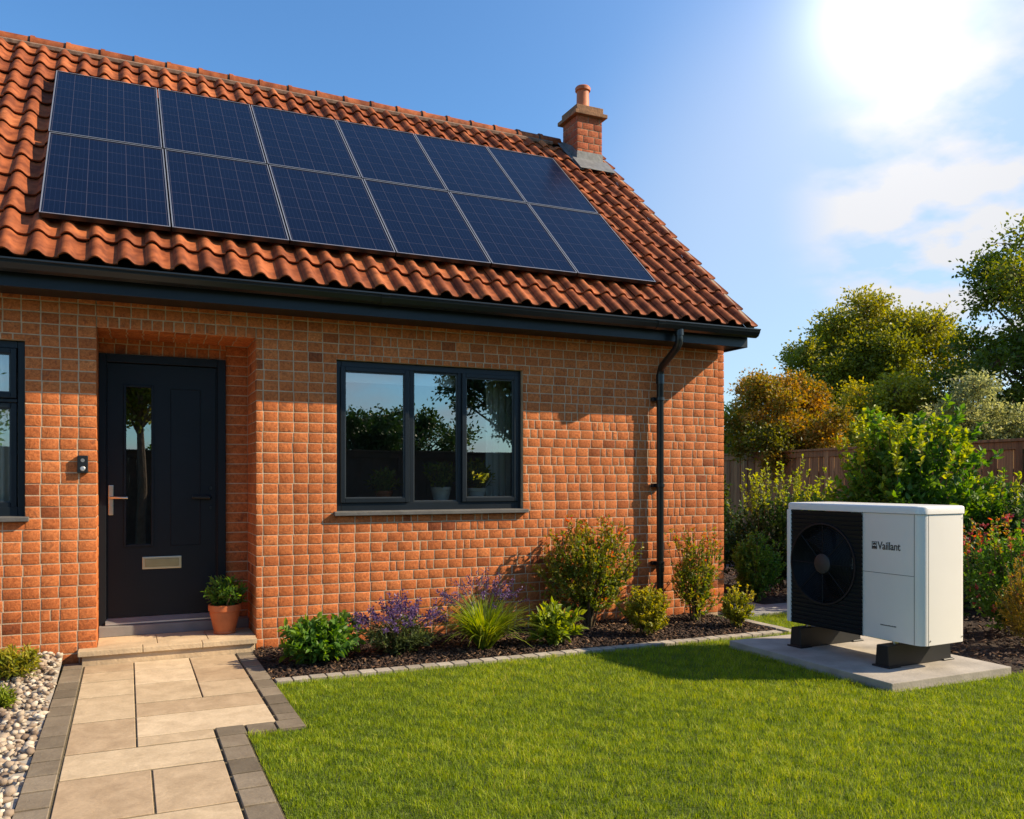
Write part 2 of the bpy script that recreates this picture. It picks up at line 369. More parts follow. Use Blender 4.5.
# ------------------------------------------------------------------ ground
def inpoly(x, y, poly):
    c = np.zeros(len(x), dtype=bool); n = len(poly)
    for i in range(n):
        x1, y1 = poly[i]; x2, y2 = poly[(i + 1) % n]
        with np.errstate(divide='ignore', invalid='ignore'):
            c ^= ((y1 > y) != (y2 > y)) & (x < (x2 - x1) * (y - y1) / (y2 - y1 + 1e-12) + x1)
    return c
def sheet(name, poly, z, mat, kind='structure', label=None, cat=None):
    mb = MB(); mb.add([(x, y, z) for x, y in poly], [tuple(range(len(poly)))]); return struct(mb.build(name, mat), label, cat, kind)
sheet('ground', [(-400, -400), (400, -400), (400, 400), (-400, 400)], -0.03, FIELD, label='flat grassy ground far beyond the garden', cat='ground')
LAWN = [(0.858, -1.165), (5.17, -1.165), (5.23, -0.35), (6.25, -0.33), (6.15, -1.2), (5.42, -2.2), (5.42, -2.93), (7.2, -3.1), (9.6, -3.6), (9.6, -8.2), (-5, -8.2), (-5, -3.4), (-0.41, -3.4), (-0.41, -4.3), (0.56, -4.3), (0.56, -2.2), (0.858, -2.2)]
struct(sheet('lawn', LAWN, -0.004, TURF), 'short green lawn in front of the flower bed', 'lawn')
BED = [(0.86, 0.1), (0.86, -1.06), (5.07, -1.06), (5.10, 0.1)]
def bumpy(name, x0, x1, y0, y1, z, step, amp, mat, edge=None):
    nx = int((x1 - x0) / step) + 1; ny = int((y1 - y0) / step) + 1
    X, Y = np.meshgrid(np.linspace(x0, x1, nx), np.linspace(y0, y1, ny))
    rs = np.random.RandomState(3); Z = np.zeros_like(X)
    for i in range(26):
        a = rs.uniform(0, 6.28); f = rs.uniform(4, 60); Z += np.sin(f * (X * math.cos(a) + Y * math.sin(a)) + rs.uniform(0, 6)) / (1 + f * 0.06)
    Z = Z / np.abs(Z).max() * amp + z + (edge(X, Y) if edge else 0)
    V = np.stack([X, Y, Z], -1).reshape(-1, 3); i = np.arange(ny - 1)[:, None] * nx + np.arange(nx - 1)[None]
    i = i.ravel(); F = np.stack([i, i + 1, i + nx + 1, i + nx], -1)
    return struct(npmesh(name, V, F, mat, smooth=True))
o = bumpy('flower_bed', 0.86, 5.09, -1.06, 0.02, -0.006, 0.02, 0.014, SOIL); o['label'] = 'dark bark mulch bed along the house wall'; o['category'] = 'flower bed'
o = bumpy('border_soil', 5.35, 11.4, -3.05, 8.6, -0.005, 0.06, 0.03, SOIL, lambda X, Y: -0.05 * ((X < 6.28) & (Y < 0.16) & ((X - 5.42) * 1.45 < (Y + 2.2)))); o['label'] = 'dark soil border under the shrubs by the fence'; o['category'] = 'flower bed'
def chips(name, n, poly, bb, z, size, mat, label, cat, seed):
    rs = np.random.RandomState(seed); P = []
    x = rs.uniform(bb[0], bb[1], n * 2); y = rs.uniform(bb[2], bb[3], n * 2); k = inpoly(x, y, poly); x = x[k][:n]; y = y[k][:n]; n = len(x)
    a = rs.uniform(0, 6.28, n); L_ = rs.uniform(0.5, 1.3, n) * size; W = L_ * rs.uniform(0.25, 0.5, n); tz = rs.uniform(-0.5, 0.5, n)
    d = np.stack([np.cos(a), np.sin(a), tz], -1); s_ = np.stack([-np.sin(a), np.cos(a), rs.uniform(-.4, .4, n)], -1)
    c = np.stack([x, y, z + rs.uniform(0, 0.02, n)], -1); h = np.array([0, 0, 1.0])[None] * (L_ * 0.12)[:, None]
    V = np.stack([c - d * L_[:, None] / 2 - s_ * W[:, None] / 2, c + d * L_[:, None] / 2 - s_ * W[:, None] / 3, c + d * L_[:, None] / 2 + s_ * W[:, None] / 2, c - d * L_[:, None] / 2 + s_ * W[:, None] / 3], 1)
    V = np.concatenate([V, V + h[:, None]], 1).reshape(-1, 3)
    q = np.array([(4, 5, 6, 7), (0, 1, 5, 4), (1, 2, 6, 5), (2, 3, 7, 6), (3, 0, 4, 7)]); F = (np.arange(n)[:, None, None] * 8 + q[None]).reshape(-1, 4)
    o = npmesh(name, V, F, mat, rnd=np.repeat(rs.rand(n), 5)); struct(o, label, cat, 'stuff'); return o
chips('bark_mulch', 9000, BED, (0.86, 5.1, -1.06, 0.0), 0.0, 0.034, CHIP, 'loose brown bark mulch over the flower bed', 'mulch', 5)
SOILB = [(5.5, -2.2), (5.5, -2.9), (9, -3), (9, 3), (6.2, 3), (6.35, -0.7)]
chips('bark_mulch', 6000, SOILB, (5.4, 9, -3, 3), 0.015, 0.045, CHIP, 'loose brown mulch behind the heat pump', 'mulch', 6)

# path
def pavers(name, cells, z0, z1, mat, gap, parent=None, bevel=0.003, jit=0.0015, gy=0.020):
    mb = MB()
    for (x0, x1, y0, y1) in cells:
        j = random.uniform(-jit, jit); mb.box(x0 + gap / 2, x1 - gap / 2, y0 + gy / 2, y1 - gy / 2, z0, z1 + j)
    return mb.build(name, mat, parent, bevel, 1)
cells = []
ys = [-0.10, -0.36, -0.64, -1.06, -1.62, -2.18]
for i in range(5):
    cells.append((-0.27, 0.043, ys[i + 1], ys[i]))
yr = [-0.10, -0.45, -0.98, -1.50]
cells += [(0.043, 0.41, -0.45, -0.10), (0.41, 0.73, -0.50, -0.10), (0.043, 0.41, -0.83, -0.45), (0.043, 0.41, -1.32, -0.83), (0.41, 0.73, -0.93, -0.5), (0.41, 0.73, -1.32, -0.93), (0.043, 0.73, -1.62, -1.32), (0.043, 0.73, -2.02, -1.62)]
cells += [(-0.27, 0.41, -2.55, -2.18), (0.043, 0.41, -2.18, -2.02), (-0.27, 0.1, -3.1, -2.55), (0.1, 0.41, -3.1, -2.55), (-0.27, 0.41, -3.7, -3.1), (-0.27, 0.41, -4.3, -3.7)]
struct(pavers('path', cells, -0.02, 0.006, SLAB, 0.008, bevel=.0025), 'pale sandstone slab path leading to the doorstep', 'path')
mbj = MB(); mbj.box(-0.40, 0.86, -2.2, -0.10, -0.025, 0.0); mbj.box(-0.40, 0.555, -4.3, -2.2, -0.025, 0.0)
JOINT = simple('joint_sand', (0.10, 0.08, 0.045), 0.95, var=0.4, scale=40)
struct(mbj.build('path_base', JOINT), 'sandy moss filled joints under the path slabs', 'path')
cells = []
y = -0.0
while y > -4.3:
    h = 0.205; cells.append((-0.405, -0.272, max(y - h, -4.3), y)); y -= h
y = -0.0
while y > -2.0:
    cells.append((0.733, 0.858, max(y - 0.21, -2.02), y)); y -= 0.21
x = 0.412
while x < 0.85: cells.append((x, min(x + 0.15, 0.858), -2.19, -2.022)); x += 0.15
y = -2.19
while y > -4.2: cells.append((0.412, 0.55, y - 0.2, y)); y -= 0.2
struct(pavers('path_edging', cells, -0.02, 0.012, SETT, 0.010), 'dark grey setts bordering the sandstone path', 'edging')
cells = []; x = 0.862
while x < 5.0: cells.append((x, x + 0.11, -1.16, -1.062)); x += 0.11
y = -1.16
while y < -0.45: cells.append((5.1, 5.2, y, y + 0.155)); y += 0.155
struct(pavers('bed_edging', cells, -0.02, 0.018, EDGE, 0.008, gy=.008), 'pale block edging between flower bed and lawn', 'edging')
cells = [(5.36, 5.95, -0.34, 0.12), (5.95, 6.5, -0.34, 0.12), (6.5, 7.1, -0.34, 0.12), (5.37, 5.95, 0.12, 0.7), (5.37, 5.95, 0.7, 1.3), (5.37, 5.95, 1.3, 1.9), (5.37, 5.95, 1.9, 2.5)]
struct(pavers('side_path', cells, -0.04, 0.02, GREYP, 0.008), 'grey slab path round the corner of the house', 'path')

# pebbles
def pebbles():
    rs = np.random.RandomState(11); bm = bmesh.new(); bmesh.ops.create_icosphere(bm, subdivisions=1, radius=1)
    V0 = np.array([v.co[:] for v in bm.verts]); F0 = np.array([[v.index for v in f.verts] for f in bm.faces]); bm.free()
    Vs = []; R = []
    n = 6500
    x = rs.uniform(-2.3, -0.415, n); y = -rs.uniform(0, 1, n) ** 1.2 * 3.6 - 0.01; lay = rs.uniform(0, 0.03, n)
    for i in range(n):
        r = rs.uniform(0.012, 0.024) if rs.rand() < .8 else rs.uniform(0.022, 0.032)
        ax = np.array([r * rs.uniform(.9, 1.3), r * rs.uniform(.7, 1), r * rs.uniform(.45, .75)])
        ph = rs.uniform(0, 6.28, 3); V = V0 * (1 + 0.16 * np.sin(V0[:, [1, 2, 0]] * 2.3 + ph) + 0.10 * np.sin(V0[:, [2, 0, 1]] * 4.1 + ph)); V = V * ax
        a, b_ = rs.uniform(0, 6.28), rs.uniform(-.9, .9)
        Rz = np.array([[math.cos(a), -math.sin(a), 0], [math.sin(a), math.cos(a), 0], [0, 0, 1]]); Rx = np.array([[1, 0, 0], [0, math.cos(b_), -math.sin(b_)], [0, math.sin(b_), math.cos(b_)]])
        base = -0.008 + 0.085 * math.exp(y[i] / 0.45)
        Vs.append(V @ (Rz @ Rx).T + np.array([x[i], y[i] - 0.01, base + lay[i]])); R.append(rs.rand())
    V = np.concatenate(Vs); F = (np.arange(n)[:, None, None] * len(V0) + F0[None]).reshape(-1, 3)
    o = npmesh('pebbles', V, F, PEB, rnd=np.repeat(R, len(F0)), smooth=True)
    struct(o, 'rounded cream pebbles filling the strip left of the path', 'pebbles', 'stuff')
pebbles()
bumpy('gravel_bed', -5, -0.405, -3.4, 0.01, -0.0, 0.05, 0.01, PEB.copy() if False else CONC, lambda X, Y: 0.085 * np.exp(np.minimum(Y, 0) / 0.45) - 0.004)['label'] = 'gravel strip against the wall left of the path'

# lawn blades
def grass():
    rs = np.random.RandomState(2); n = 520000
    x = rs.uniform(-1.2, 6.3, n); y = rs.uniform(-4.6, -0.3, n)
    th = rad(YAW); F_ = x * math.sin(th) + (y + 6.63) * math.cos(th); R_ = x * math.cos(th) - (y + 6.63) * math.sin(th)
    keep = inpoly(x, y, LAWN) & (F_ > 2.7) & (np.abs(R_ / F_) < 0.75) & (rs.rand(n) < np.clip((4.6 / F_) ** 1.3, 0, 1))
    keep &= ~((x > 4.24) & (x < 5.37) & (y > -2.96) & (y < -1.42))
    x = x[keep]; y = y[keep]; n = len(x)
    pat = 0.5 + 0.5 * np.sin(x * 3.1 + 1.3 * np.sin(y * 2.3)) * np.sin(y * 2.7 + 1.1 * np.sin(x * 1.7))
    pf = np.zeros(n)
    for q in range(14):
        a_ = rs.uniform(0, 6.28); f_ = rs.uniform(9, 60); pf += np.sin(f_ * (x * math.cos(a_) + y * math.sin(a_)) + rs.uniform(0, 6))
    pf = np.clip(0.5 + pf / 7, 0, 1)
    h = rs.uniform(0.012, 0.028, n) * (0.6 + 0.25 * pat + 0.6 * pf); wd = rs.uniform(0.0022, 0.0030, n)
    a = rs.uniform(0, 6.28, n); ln = rs.uniform(0.2, 1.5, n) * h; b_ = a + rs.uniform(-1.2, 1.2, n) + 1.57
    dx, dy = np.cos(a) * wd / 2, np.sin(a) * wd / 2; lx, ly = np.cos(b_) * ln, np.sin(b_) * ln; z0 = np.full(n, -0.006)
    V = np.stack([np.stack([x - dx, y - dy, z0], -1), np.stack([x + dx, y + dy, z0], -1), np.stack([x + lx * .35 + dx * .8, y + ly * .35 + dy * .8, h * .6], -1), np.stack([x + lx * .35 - dx * .8, y + ly * .35 - dy * .8, h * .6], -1), np.stack([x + lx, y + ly, h], -1)], 1).reshape(-1, 3)
    i = np.arange(n)[:, None] * 5
    F = np.concatenate([i + np.array([[0, 1, 2]]), i + np.array([[0, 2, 3]]), i + np.array([[3, 2, 4]])], 1).reshape(-1, 3)
    r = np.clip(rs.normal(0.42, 0.2, n) + (pat - .5) * 0.22 + (pf - .5) * .35, 0, 1)
    o = npmesh('grass', V, F, GRASS, rnd=np.repeat(r, 3)); struct(o, 'mown blades of bright green lawn grass', 'grass', 'stuff')
grass()

# ------------------------------------------------------------------ house
house = thing('brick_house', 'red brick house with clay pantile roof and anthracite trim', 'house')
CH = 0.0795; BW = 0.1145; MJ = 0.0090
XL = -4.0; RY = 2.55; BY = 2 * RY - .06
def bricks(mb_v, mb_f, mb_r, a0, a1, k0, k1, holes, T, rs, split=None, bw=BW, ph=0.0, bond=0, soldier=(), top=None, lim=None):
    """courses k0..k1 on a plane (a, z) -> T(a, depth, z); holes (a0,a1,z0,z1)"""
    for k in range(k0, k1):
        z0 = k * CH; z1 = z0 + CH
        if top is not None and z0 + 0.02 > top: break
        if top is not None: z1 = min(z1, top)
        A0, A1 = (a0, a1) if lim is None else lim(z1)
        if A1 - A0 < 0.05: continue
        row = rs.uniform(-0.006, 0.006) + bond * (k % 2)
        i = math.floor((a0 - ph) / bw)
        pos = []; cur = i * bw + ph; off = rs.uniform(-.03, .03)
        while cur < A1:
            wide = bool(split) and cur > 1.3
            st = bw * (1.12 if wide else 1.0)
            pos.append(cur + row + rs.uniform(-0.003, 0.003) + (off if wide and cur > 1.9 else 0))
            if split and rs.rand() < split(cur): pos.append(pos[-1] + st * rs.uniform(0.42, 0.6))
            cur += st
        for (s0, s1, kk) in soldier:
            if kk == k:
                pos = [p for p in pos if p < s0 - .03 or p > s1 + .03]; m = int(round((s1 - s0) / 0.074))
                pos += [s0 + (s1 - s0) * q / m for q in range(m + 1)]
        cuts = [A0, A1]
        act = [h for h in holes if h[2] < z0 + .02 and h[3] > z1 - .02]; edge = [h for h in holes if h[2] < z1 and h[3] > z0 and h not in act]
        for h in act + edge: cuts += [h[0], h[1]]
        cuts = [c for c in cuts if A0 <= c <= A1]
        pos = [p for p in pos if A0 < p < A1 and all(abs(p - c) > 0.03 for c in cuts)] + cuts
        pos = sorted(set(pos))
        for p, q in zip(pos[:-1], pos[1:]):
            mid = (p + q) / 2
            if q - p < 0.012 or any(h[0] < mid < h[1] for h in act): continue
            g = MJ / 2; x0 = p + g; x1 = q - g; y0 = z0 + g * .9; y1 = z1 - g * .9
            for h in holes:
                if h[0] < mid < h[1]:
                    if h[2] <= z0 + 0.02 < h[3]: y0 = max(y0, h[3] + .001)
                    elif z0 + 0.02 < h[2] < z1: y1 = min(y1, h[2] - .001)
                    if h[2] < z1 - .02 and h[3] > z1 - .001 and h[2] > z0: y1 = min(y1, h[2] - .001)
            if y1 - y0 < .012: continue
            for c in cuts:
                if abs(c - p) < 1e-6: x0 = p + 0.001
                if abs(c - q) < 1e-6: x1 = q - 0.001
            e = 0.0035; j = rs.uniform(-0.001, 0.0012); n = len(mb_v); w_ = lambda: rs.uniform(-0.0012, 0.0012)
            ring = [(x0, y0), (x1, y0), (x1, y1), (x0, y1)]
            for (u, v) in ring: mb_v.append(T(u, 0.0055, v))
            for (u, v) in ring: mb_v.append(T(u + w_(), 0.0014 + j, v + w_()))
            for (u, v), (su, sv) in zip(ring, ((1, 1), (-1, 1), (-1, -1), (1, -1))): mb_v.append(T(u + su * e, j, v + sv * e))
            for o_ in (0, 4):
                for c in range(4): mb_f.append((n + o_ + c, n + o_ + (c + 1) % 4, n + o_ + 4 + (c + 1) % 4, n + o_ + 4 + c))
            mb_f.append((n + 8, n + 9, n + 10, n + 11))
            r = float(np.clip(rs.normal(0.56, 0.13), 0.2, 1)) if rs.rand() > 0.025 else rs.uniform(0, 0.15)
            mb_r += [r] * 9
rs = np.random.RandomState(4); V = []; Fc = []; R = []
DX0, DX1, DZ = -0.197, 0.896, 30 * CH
WX0, WX1, WZ0, WZ1 = 1.515, 3.156, 1.012, 2.262
LX0, LX1 = -2.02, -0.638
RD = 0.50
TOPZ = 2.60
spl = lambda x: 0.01 if x < 1.8 else (0.16 if x > 2.4 else 0.08)
bricks(V, Fc, R, XL, 5.275, 0, 33, [(DX0, DX1, 0, DZ), (WX0, WX1, WZ0, WZ1), (LX0, LX1, WZ0, WZ1)], lambda a, d, z: (a, d, z), rs, spl, top=TOPZ, ph=-0.197,
       soldier=((DX0, DX1, 30), (WX0, WX1, 28), (LX0, LX1, 28)))
def bottom_fix(V_): return V_
# reveals, recess back, lintel soffit
bricks(V, Fc, R, 0.0, RD, 1, 30, [], lambda a, d, z: (DX0 - d, a, z), rs, bw=0.12)
bricks(V, Fc, R, 0.0, RD, 1, 30, [], lambda a, d, z: (DX1 + d, a, z), rs, bw=0.105, ph=0.06)
bricks(V, Fc, R, 0.727, DX1, 1, 30, [], lambda a, d, z: (a, RD + d, z), rs, bw=0.19, ph=0.71)
bricks(V, Fc, R, DX0, 0.727, 28, 30, [], lambda a, d, z: (a, RD + d, z + 0.045), rs, bw=0.085)
bricks(V, Fc, R, DX0, DX1, 0, 6, [], lambda a, d, z: (a, z + 0.012, DZ + d), rs, bw=0.11)
# recessed return by the corner, gable, chimney-side
bricks(V, Fc, R, 5.283, 5.375, 0, 38, [], lambda a, d, z: (a, 0.028 + d, z), rs, top=2.99)
PT = math.tan(rad(42.5)); RZ0 = 2.735
def roofz(y): return RZ0 + (min(y, 2 * RY - y) + 0.42) * PT
bricks(V, Fc, R, 0.03, BY, 0, 68, [], lambda a, d, z: (5.375 - d, a, z), rs, lim=lambda z: (0.03, BY) if z < 2.95 else (max(0.03, (z + 0.14 - RZ0) / PT - 0.42), min(BY, 2 * RY + .42 - (z + 0.14 - RZ0) / PT)), bw=0.2)
wall = npmesh('wall', V, Fc, BRICK, house, rnd=R)
mb = MB(); y0, y1 = 0.0030, 0.12
e = 0.002
for (x0, x1, z0, z1) in ((XL, LX0, -.1, TOPZ), (LX0, LX1, -.1, WZ0), (LX0, LX1, WZ1, TOPZ), (LX1, DX0 - .0, -.1, TOPZ), (DX0, DX1, DZ + .0030, TOPZ), (DX1, WX0, -.1, TOPZ), (WX0, WX1, -.1, WZ0), (WX0, WX1, WZ1, TOPZ), (WX1, 5.277, -.1, TOPZ)):
    mb.box(x0 + (0.0030 if x0 == DX1 else 0), x1 - (0.0030 if x1 == DX0 else 0), y0, y1, z0, z1)
mb.box(-0.32, DX0 - .0030, .12, .62, -.1, TOPZ); mb.box(DX1 + .0030, 1.0, .12, .62, -.1, TOPZ)
mb.box(.727, DX1 + .0030, RD + .0030, .62, -.1, TOPZ); mb.box(DX0 - .0030, .727, RD + .0030, .62, 2.27, TOPZ)
mb.box(DX0 - .0030, DX1 + .0030, .12, RD + .0030, DZ + .0030, TOPZ)
mb.build('mortar', MORTAR, wall)
mb = MB()
g = [(0.0365, -.1), (BY, -.1), (BY, 2.9), (BY, roofz(BY) - .12), (RY, roofz(RY) - .12), (0.0365, roofz(.03) - .12)]
mb.prism(g, 'x', 5.2772, 5.369); mb.prism(g, 'x', XL, XL + .1); mb.box(XL, 5.33, BY, BY + .1, -.1, 2.9)
mb.build('gable', MORTAR, wall)
# rooms behind the windows
for (x0, x1) in ((1.05, 5.15), (XL + .15, -.4)):
    mb = MB(); vs = [(x0, .125, 0.2), (x1, .125, .2), (x1, 3.6, .2), (x0, 3.6, .2), (x0, .125, 2.5), (x1, .125, 2.5), (x1, 3.6, 2.5), (x0, 3.6, 2.5)]
    mb.add(vs, [(0, 1, 2, 3), (4, 7, 6, 5), (1, 5, 6, 2), (2, 6, 7, 3), (3, 7, 4, 0)]); mb.build('room', ROOM, house)

# --- roof
PITCH = rad(42.5); cp, sp_ = math.cos(PITCH), math.sin(PITCH)
def roofpt(x, s, h, side=1):
    """s along the slope from the eave, h along the normal"""
    y = -0.42 + s * cp - h * sp_; z = RZ0 + s * sp_ + h * cp
    if side < 0: y = 2 * RY - y
    return (x, y, z)
SL = (RY + .42) / cp
rfm = MB()
for sd_ in (1, -1):
    a = roofpt(0, 0.03, -0.05, sd_); b_ = roofpt(0, SL, -0.05, sd_); c_ = roofpt(0, SL, -0.09, sd_); d_ = roofpt(0, 0.03, -0.09, sd_)
    rfm.prism([(p[1], p[2]) for p in (a, b_, c_, d_)], 'x', XL - .1, 5.345)
roof = rfm.build('roof', simple('roofing_felt', (0.02, 0.018, 0.017), 0.9), house)
TW = 0.176; TG = SL / 14.0
def tiles(side, seed):
    rs = np.random.RandomState(seed); us = np.linspace(0, 1, 13)
    prof = np.where(us < 0.54, 0.040 * np.clip(np.sin(np.pi * (us + 0.03) / 0.57), 0, 1) ** 0.9, -0.007 * np.sin(np.pi * (us - 0.54) / 0.46))
    V = []; F = []; R = []; x1 = 5.398; nc = int((x1 - XL + .2) / TW)
    m = len(us)
    for c in range(nc):
        xr = x1 - c * TW; cj = rs.uniform(-0.003, 0.003)
        for r in range(14):
            s0 = r * TG + rs.uniform(-0.006, 0.006) - (0.0 if r else 0.0); s1 = (r + 1) * TG + 0.02
            if side > 0 and r >= 12 and 4.72 < xr - TW / 2 < 5.2 and r == 13: s1 = s0 + TG * 0.3
            lift = 0.029 + rs.uniform(-0.003, 0.004); sk = rs.uniform(-0.004, 0.004); n = len(V); tl = rs.uniform(-.003, .003)
            for (s, h, d) in ((s0 + .003, lift - 0.016, 0), (s0, lift - 0.004, 0), (s0 + .006, lift, 0), (s1, 0.0, 0)):
                for i, u in enumerate(us):
                    V.append(roofpt(xr - TW + u * (TW + .004) + cj + sk * (s - s0), s, h + prof[i] + tl * u + (0.003 * (u > .95)), side))
            for j in range(3):
                for i in range(m - 1): F.append((n + j * m + i, n + j * m + i + 1, n + (j + 1) * m + i + 1, n + (j + 1) * m + i)); 
            rv = float(np.clip(rs.normal(0.55, 0.22), 0, 1)); R += [rv] * (3 * (m - 1))
    if side < 0: F = [f[::-1] for f in F]
    o = npmesh('tiles', V, F, TILE, roof, rnd=R, smooth=True); o.data.set_sharp_from_angle(angle=rad(50)); return o
tiles(1, 1); tiles(-1, 2)
vm = MB()
for sd_ in (1, -1):
    a = roofpt(0, 0.01, -0.049, sd_); b_ = roofpt(0, SL, -0.049, sd_); c_ = roofpt(0, SL, .012, sd_); d_ = roofpt(0, 0.01, .012, sd_)
    vm.prism([(p[1], p[2]) for p in (a, b_, c_, d_)], 'x', 5.3455, 5.378)
vm.build('verge_mortar', simple('verge', (.30, .22, .15), .95), roof)
# ridge
mb = MB(); mc = MB(); rzt = roofz(RY) + 0.005
def ridge(m_, xa, xb, r0, r1, rr):
    n = 12; vs = []
    for (xx, r_) in ((xa, r0), (xb, r1)):
        for q in range(n + 1):
            t_ = -0.12 * math.pi + q / n * math.pi * 1.24
            vs.append((xx, RY + math.cos(t_) * r_ * 1.05, rzt - 0.012 + math.sin(t_) * r_))
    m_.add(vs, [(q, q + 1, n + 2 + q, n + 1 + q) for q in range(n)], rr)
    m_.add(vs[:n + 1], [tuple(range(n + 1))], rr); m_.add(vs[n + 1:], [tuple(range(n, -1, -1))], rr)
xr_ = [4.855 - .30 * k for k in range(1, 31)] + [5.20]
for x in xr_:
    x1 = x + .30 if x < 5 else 5.40
    if x > 5: mb.build('ridge_capping', TILE, roof, smooth=True); mb = MB()
    rr = random.uniform(0.3, 0.9); dz = random.uniform(-.003, .003)
    ridge(mb, x + .012, x1, 0.082 + dz, 0.076, rr); ridge(mb, x + .012, x + .05, 0.090, 0.089, rr); ridge(mc, x - 0.006, x + 0.014, 0.079, 0.079, 0.1)
mb.build('ridge_capping', TILE, roof, smooth=True); mc.build('ridge_mortar', simple('dark_mortar', (0.06, 0.045, 0.035), 0.95), roof)
mb = MB(); mb.tube([(XL, RY - .09, rzt - .05), (4.72, RY - .09, rzt - .05)], 0.028, 6); mb.tube([(5.22, RY - .09, rzt - .05), (5.37, RY - .09, rzt - .05)], 0.028, 6)
mb.build('ridge_bedding', simple('bedding', (0.20, 0.12, 0.08), 0.95, var=.4, scale=20), roof)
# chimney
CX0, CX1, CY0, CY1 = 4.86, 5.20, 2.08, 2.44
ch = bpy.data.objects.new('chimney', None); link(ch, house)
V = []; Fc = []; R = []; rs = np.random.RandomState(8); K0, K1 = 58, 72
for (a0, a1, T, ph) in ((CX0, CX1, lambda a, d, z: (a, CY0 + d, z), CX0), (CY0, CY1, lambda a, d, z: (CX0 + d, a, z), CY0 + .03), (CX0, CX1, lambda a, d, z: (a, CY1 - d, z), CX0), (CY0, CY1, lambda a, d, z: (CX1 - d, a, z), CY0)):
    bricks(V, Fc, R, a0, a1, K0, 71, [], T, rs, bw=0.15, ph=ph, bond=.075)
chs = npmesh('stack', V, Fc, BRICKC, ch, rnd=R)
mb = MB(); mb.box(CX0 + .0030, CX1 - .0030, CY0 + .0030, CY1 - .0030, 4.6, 71 * CH); mb.build('stack_mortar', simple('chimney_mortar', (0.28, 0.20, 0.13), 0.95), ch)
mb = MB(); zt = 71 * CH
mb.box(CX0 - .05, CX1 + .05, CY0 - .05, CY1 + .05, zt, zt + .045); mb.box(CX0 - .012, CX1 + .012, CY0 - .012, CY1 + .012, zt + .045, zt + .125)
mb.build('cap', simple('cap_stone', (0.24, 0.12, 0.06), 0.95, var=.35, scale=10, bscale=50, bdist=.006), ch, 0.006, 2)
mb = MB(); pc = ((CX0 + CX1) / 2 - .01, CY0 + .15, zt + .115)
mb.lathe([(0.0, 0), (.105, 0), (.10, .0), (.078, .045), (.074, .24), (.092, .25), (.094, .285), (.082, .30), (.066, .30), (.060, .1), (0, .1)], 24, pc)
mb.build('pot', TERRA, ch, smooth=True)
mb = MB(); zf = roofz(CY0)
mb.box(CX0 - .006, CX1 + .006, CY0 - .008, CY0 - .002, zf - .06, zf + .19)
apr = [(CY0 - .005, zf + .105), (CY0 - .20, roofz(CY0 - .2) + .105), (CY0 - .20, roofz(CY0 - .2) + .095), (CY0 - .005, zf + .09)]
mb.prism(apr, 'x', CX0 - .07, CX1 + .07)
side = [(CY0 - .008, zf - .05), (CY0 - .008, zf + .17), (CY0 + .12, zf + .17 + .12), (CY1 + .02, roofz(CY1) + .10), (CY1 + .02, roofz(CY1) - .05)]
mb.prism(side, 'x', CX0 - .010, CX0 - .003); mb.prism(side, 'x', CX1 + .003, CX1 + .010)
sl = [(CY0 - .18, roofz(CY0 - .18) + .064), (CY1, roofz(CY1) + .064), (CY1, roofz(CY1) + .072), (CY0 - .18, roofz(CY0 - .18) + .072)]
mb.prism(sl, 'x', CX0 - .075, CX0 - .008); mb.prism(sl, 'x', CX1 + .008, CX1 + .075)
mb.build('flashing', LEAD, ch, 0.002, 1)

# --- eaves
mb = MB(); mb.box(XL - .1, 5.362, -.335, -.312, 2.558, 2.70); mb.box(5.346, 5.3622, -.3115, 0.0, 2.5585, 2.74); mb.build('fascia', ANTH, house, .002, 1)
mb = MB()
for (x0, x1) in ((XL, -.9), (-.897, 2.1), (2.103, 5.345)): mb.box(x0, x1, -.312, .0, 2.574, 2.582)
mb.build('soffit', ANTH, house)
mb = MB()
prof = [(-.342, 2.715), (-.346, 2.672), (-.372, 2.645), (-.418, 2.637), (-.452, 2.65), (-.474, 2.682), (-.478, 2.70), (-.486, 2.704), (-.486, 2.714), (-.472, 2.716),
        (-.468, 2.69), (-.448, 2.66), (-.416, 2.647), (-.376, 2.655), (-.354, 2.68), (-.35, 2.715)]
for i in range(len(prof) // 2 - 1): pass
xs = [XL, -1.2, 1.7, 4.55, 5.38]
n = len(prof)
mb.prism(prof, 'x', XL, 5.385)
cap_ = prof[:10]; mb.prism(cap_ + [(-.35, 2.716)], 'x', 5.378, 5.392)
for x in (-1.2, 1.75, 4.25): mb.prism([(p[0] * 1.0 - .004 * (p[0] < -.4), p[1] - .004) for p in prof[:8]] + [(-.47, 2.716), (-.466, 2.69), (-.416, 2.65), (-.352, 2.69)], 'x', x, x + .07)
mb.build('gutter', PIPE, house, smooth=False)
mb = MB(); px = 4.545
mb.tube([(px - .03, -.415, 2.66), (px - .03, -.415, 2.58), (px - .03, -.412, 2.535), (px - .028, -.385, 2.50), (px - .015, -.12, 2.355), (px, -.088, 2.33), (px, -.075, 2.29), (px, -.075, .03)], 0.034, 16)
mb.tube([(px - .03, -.415, 2.655), (px - .03, -.415, 2.60)], 0.042, 16); mb.tube([(px, -.075, 2.29), (px, -.075, 2.20)], 0.040, 16); mb.tube([(px, -.075, .50), (px, -.075, .44)], .039, 16)
dp = mb.build('downpipe', PIPE, house, smooth=True)
for z in (2.06, 1.25, .52):
    mb = MB(); mb.box(px - .06, px + .06, -.045, -.004, z - .018, z + .018); mb.tube([(px, -.075, z - .016), (px, -.075, z + .016)], .042, 16); mb.build('bracket', PIPE, dp, .002, 1)

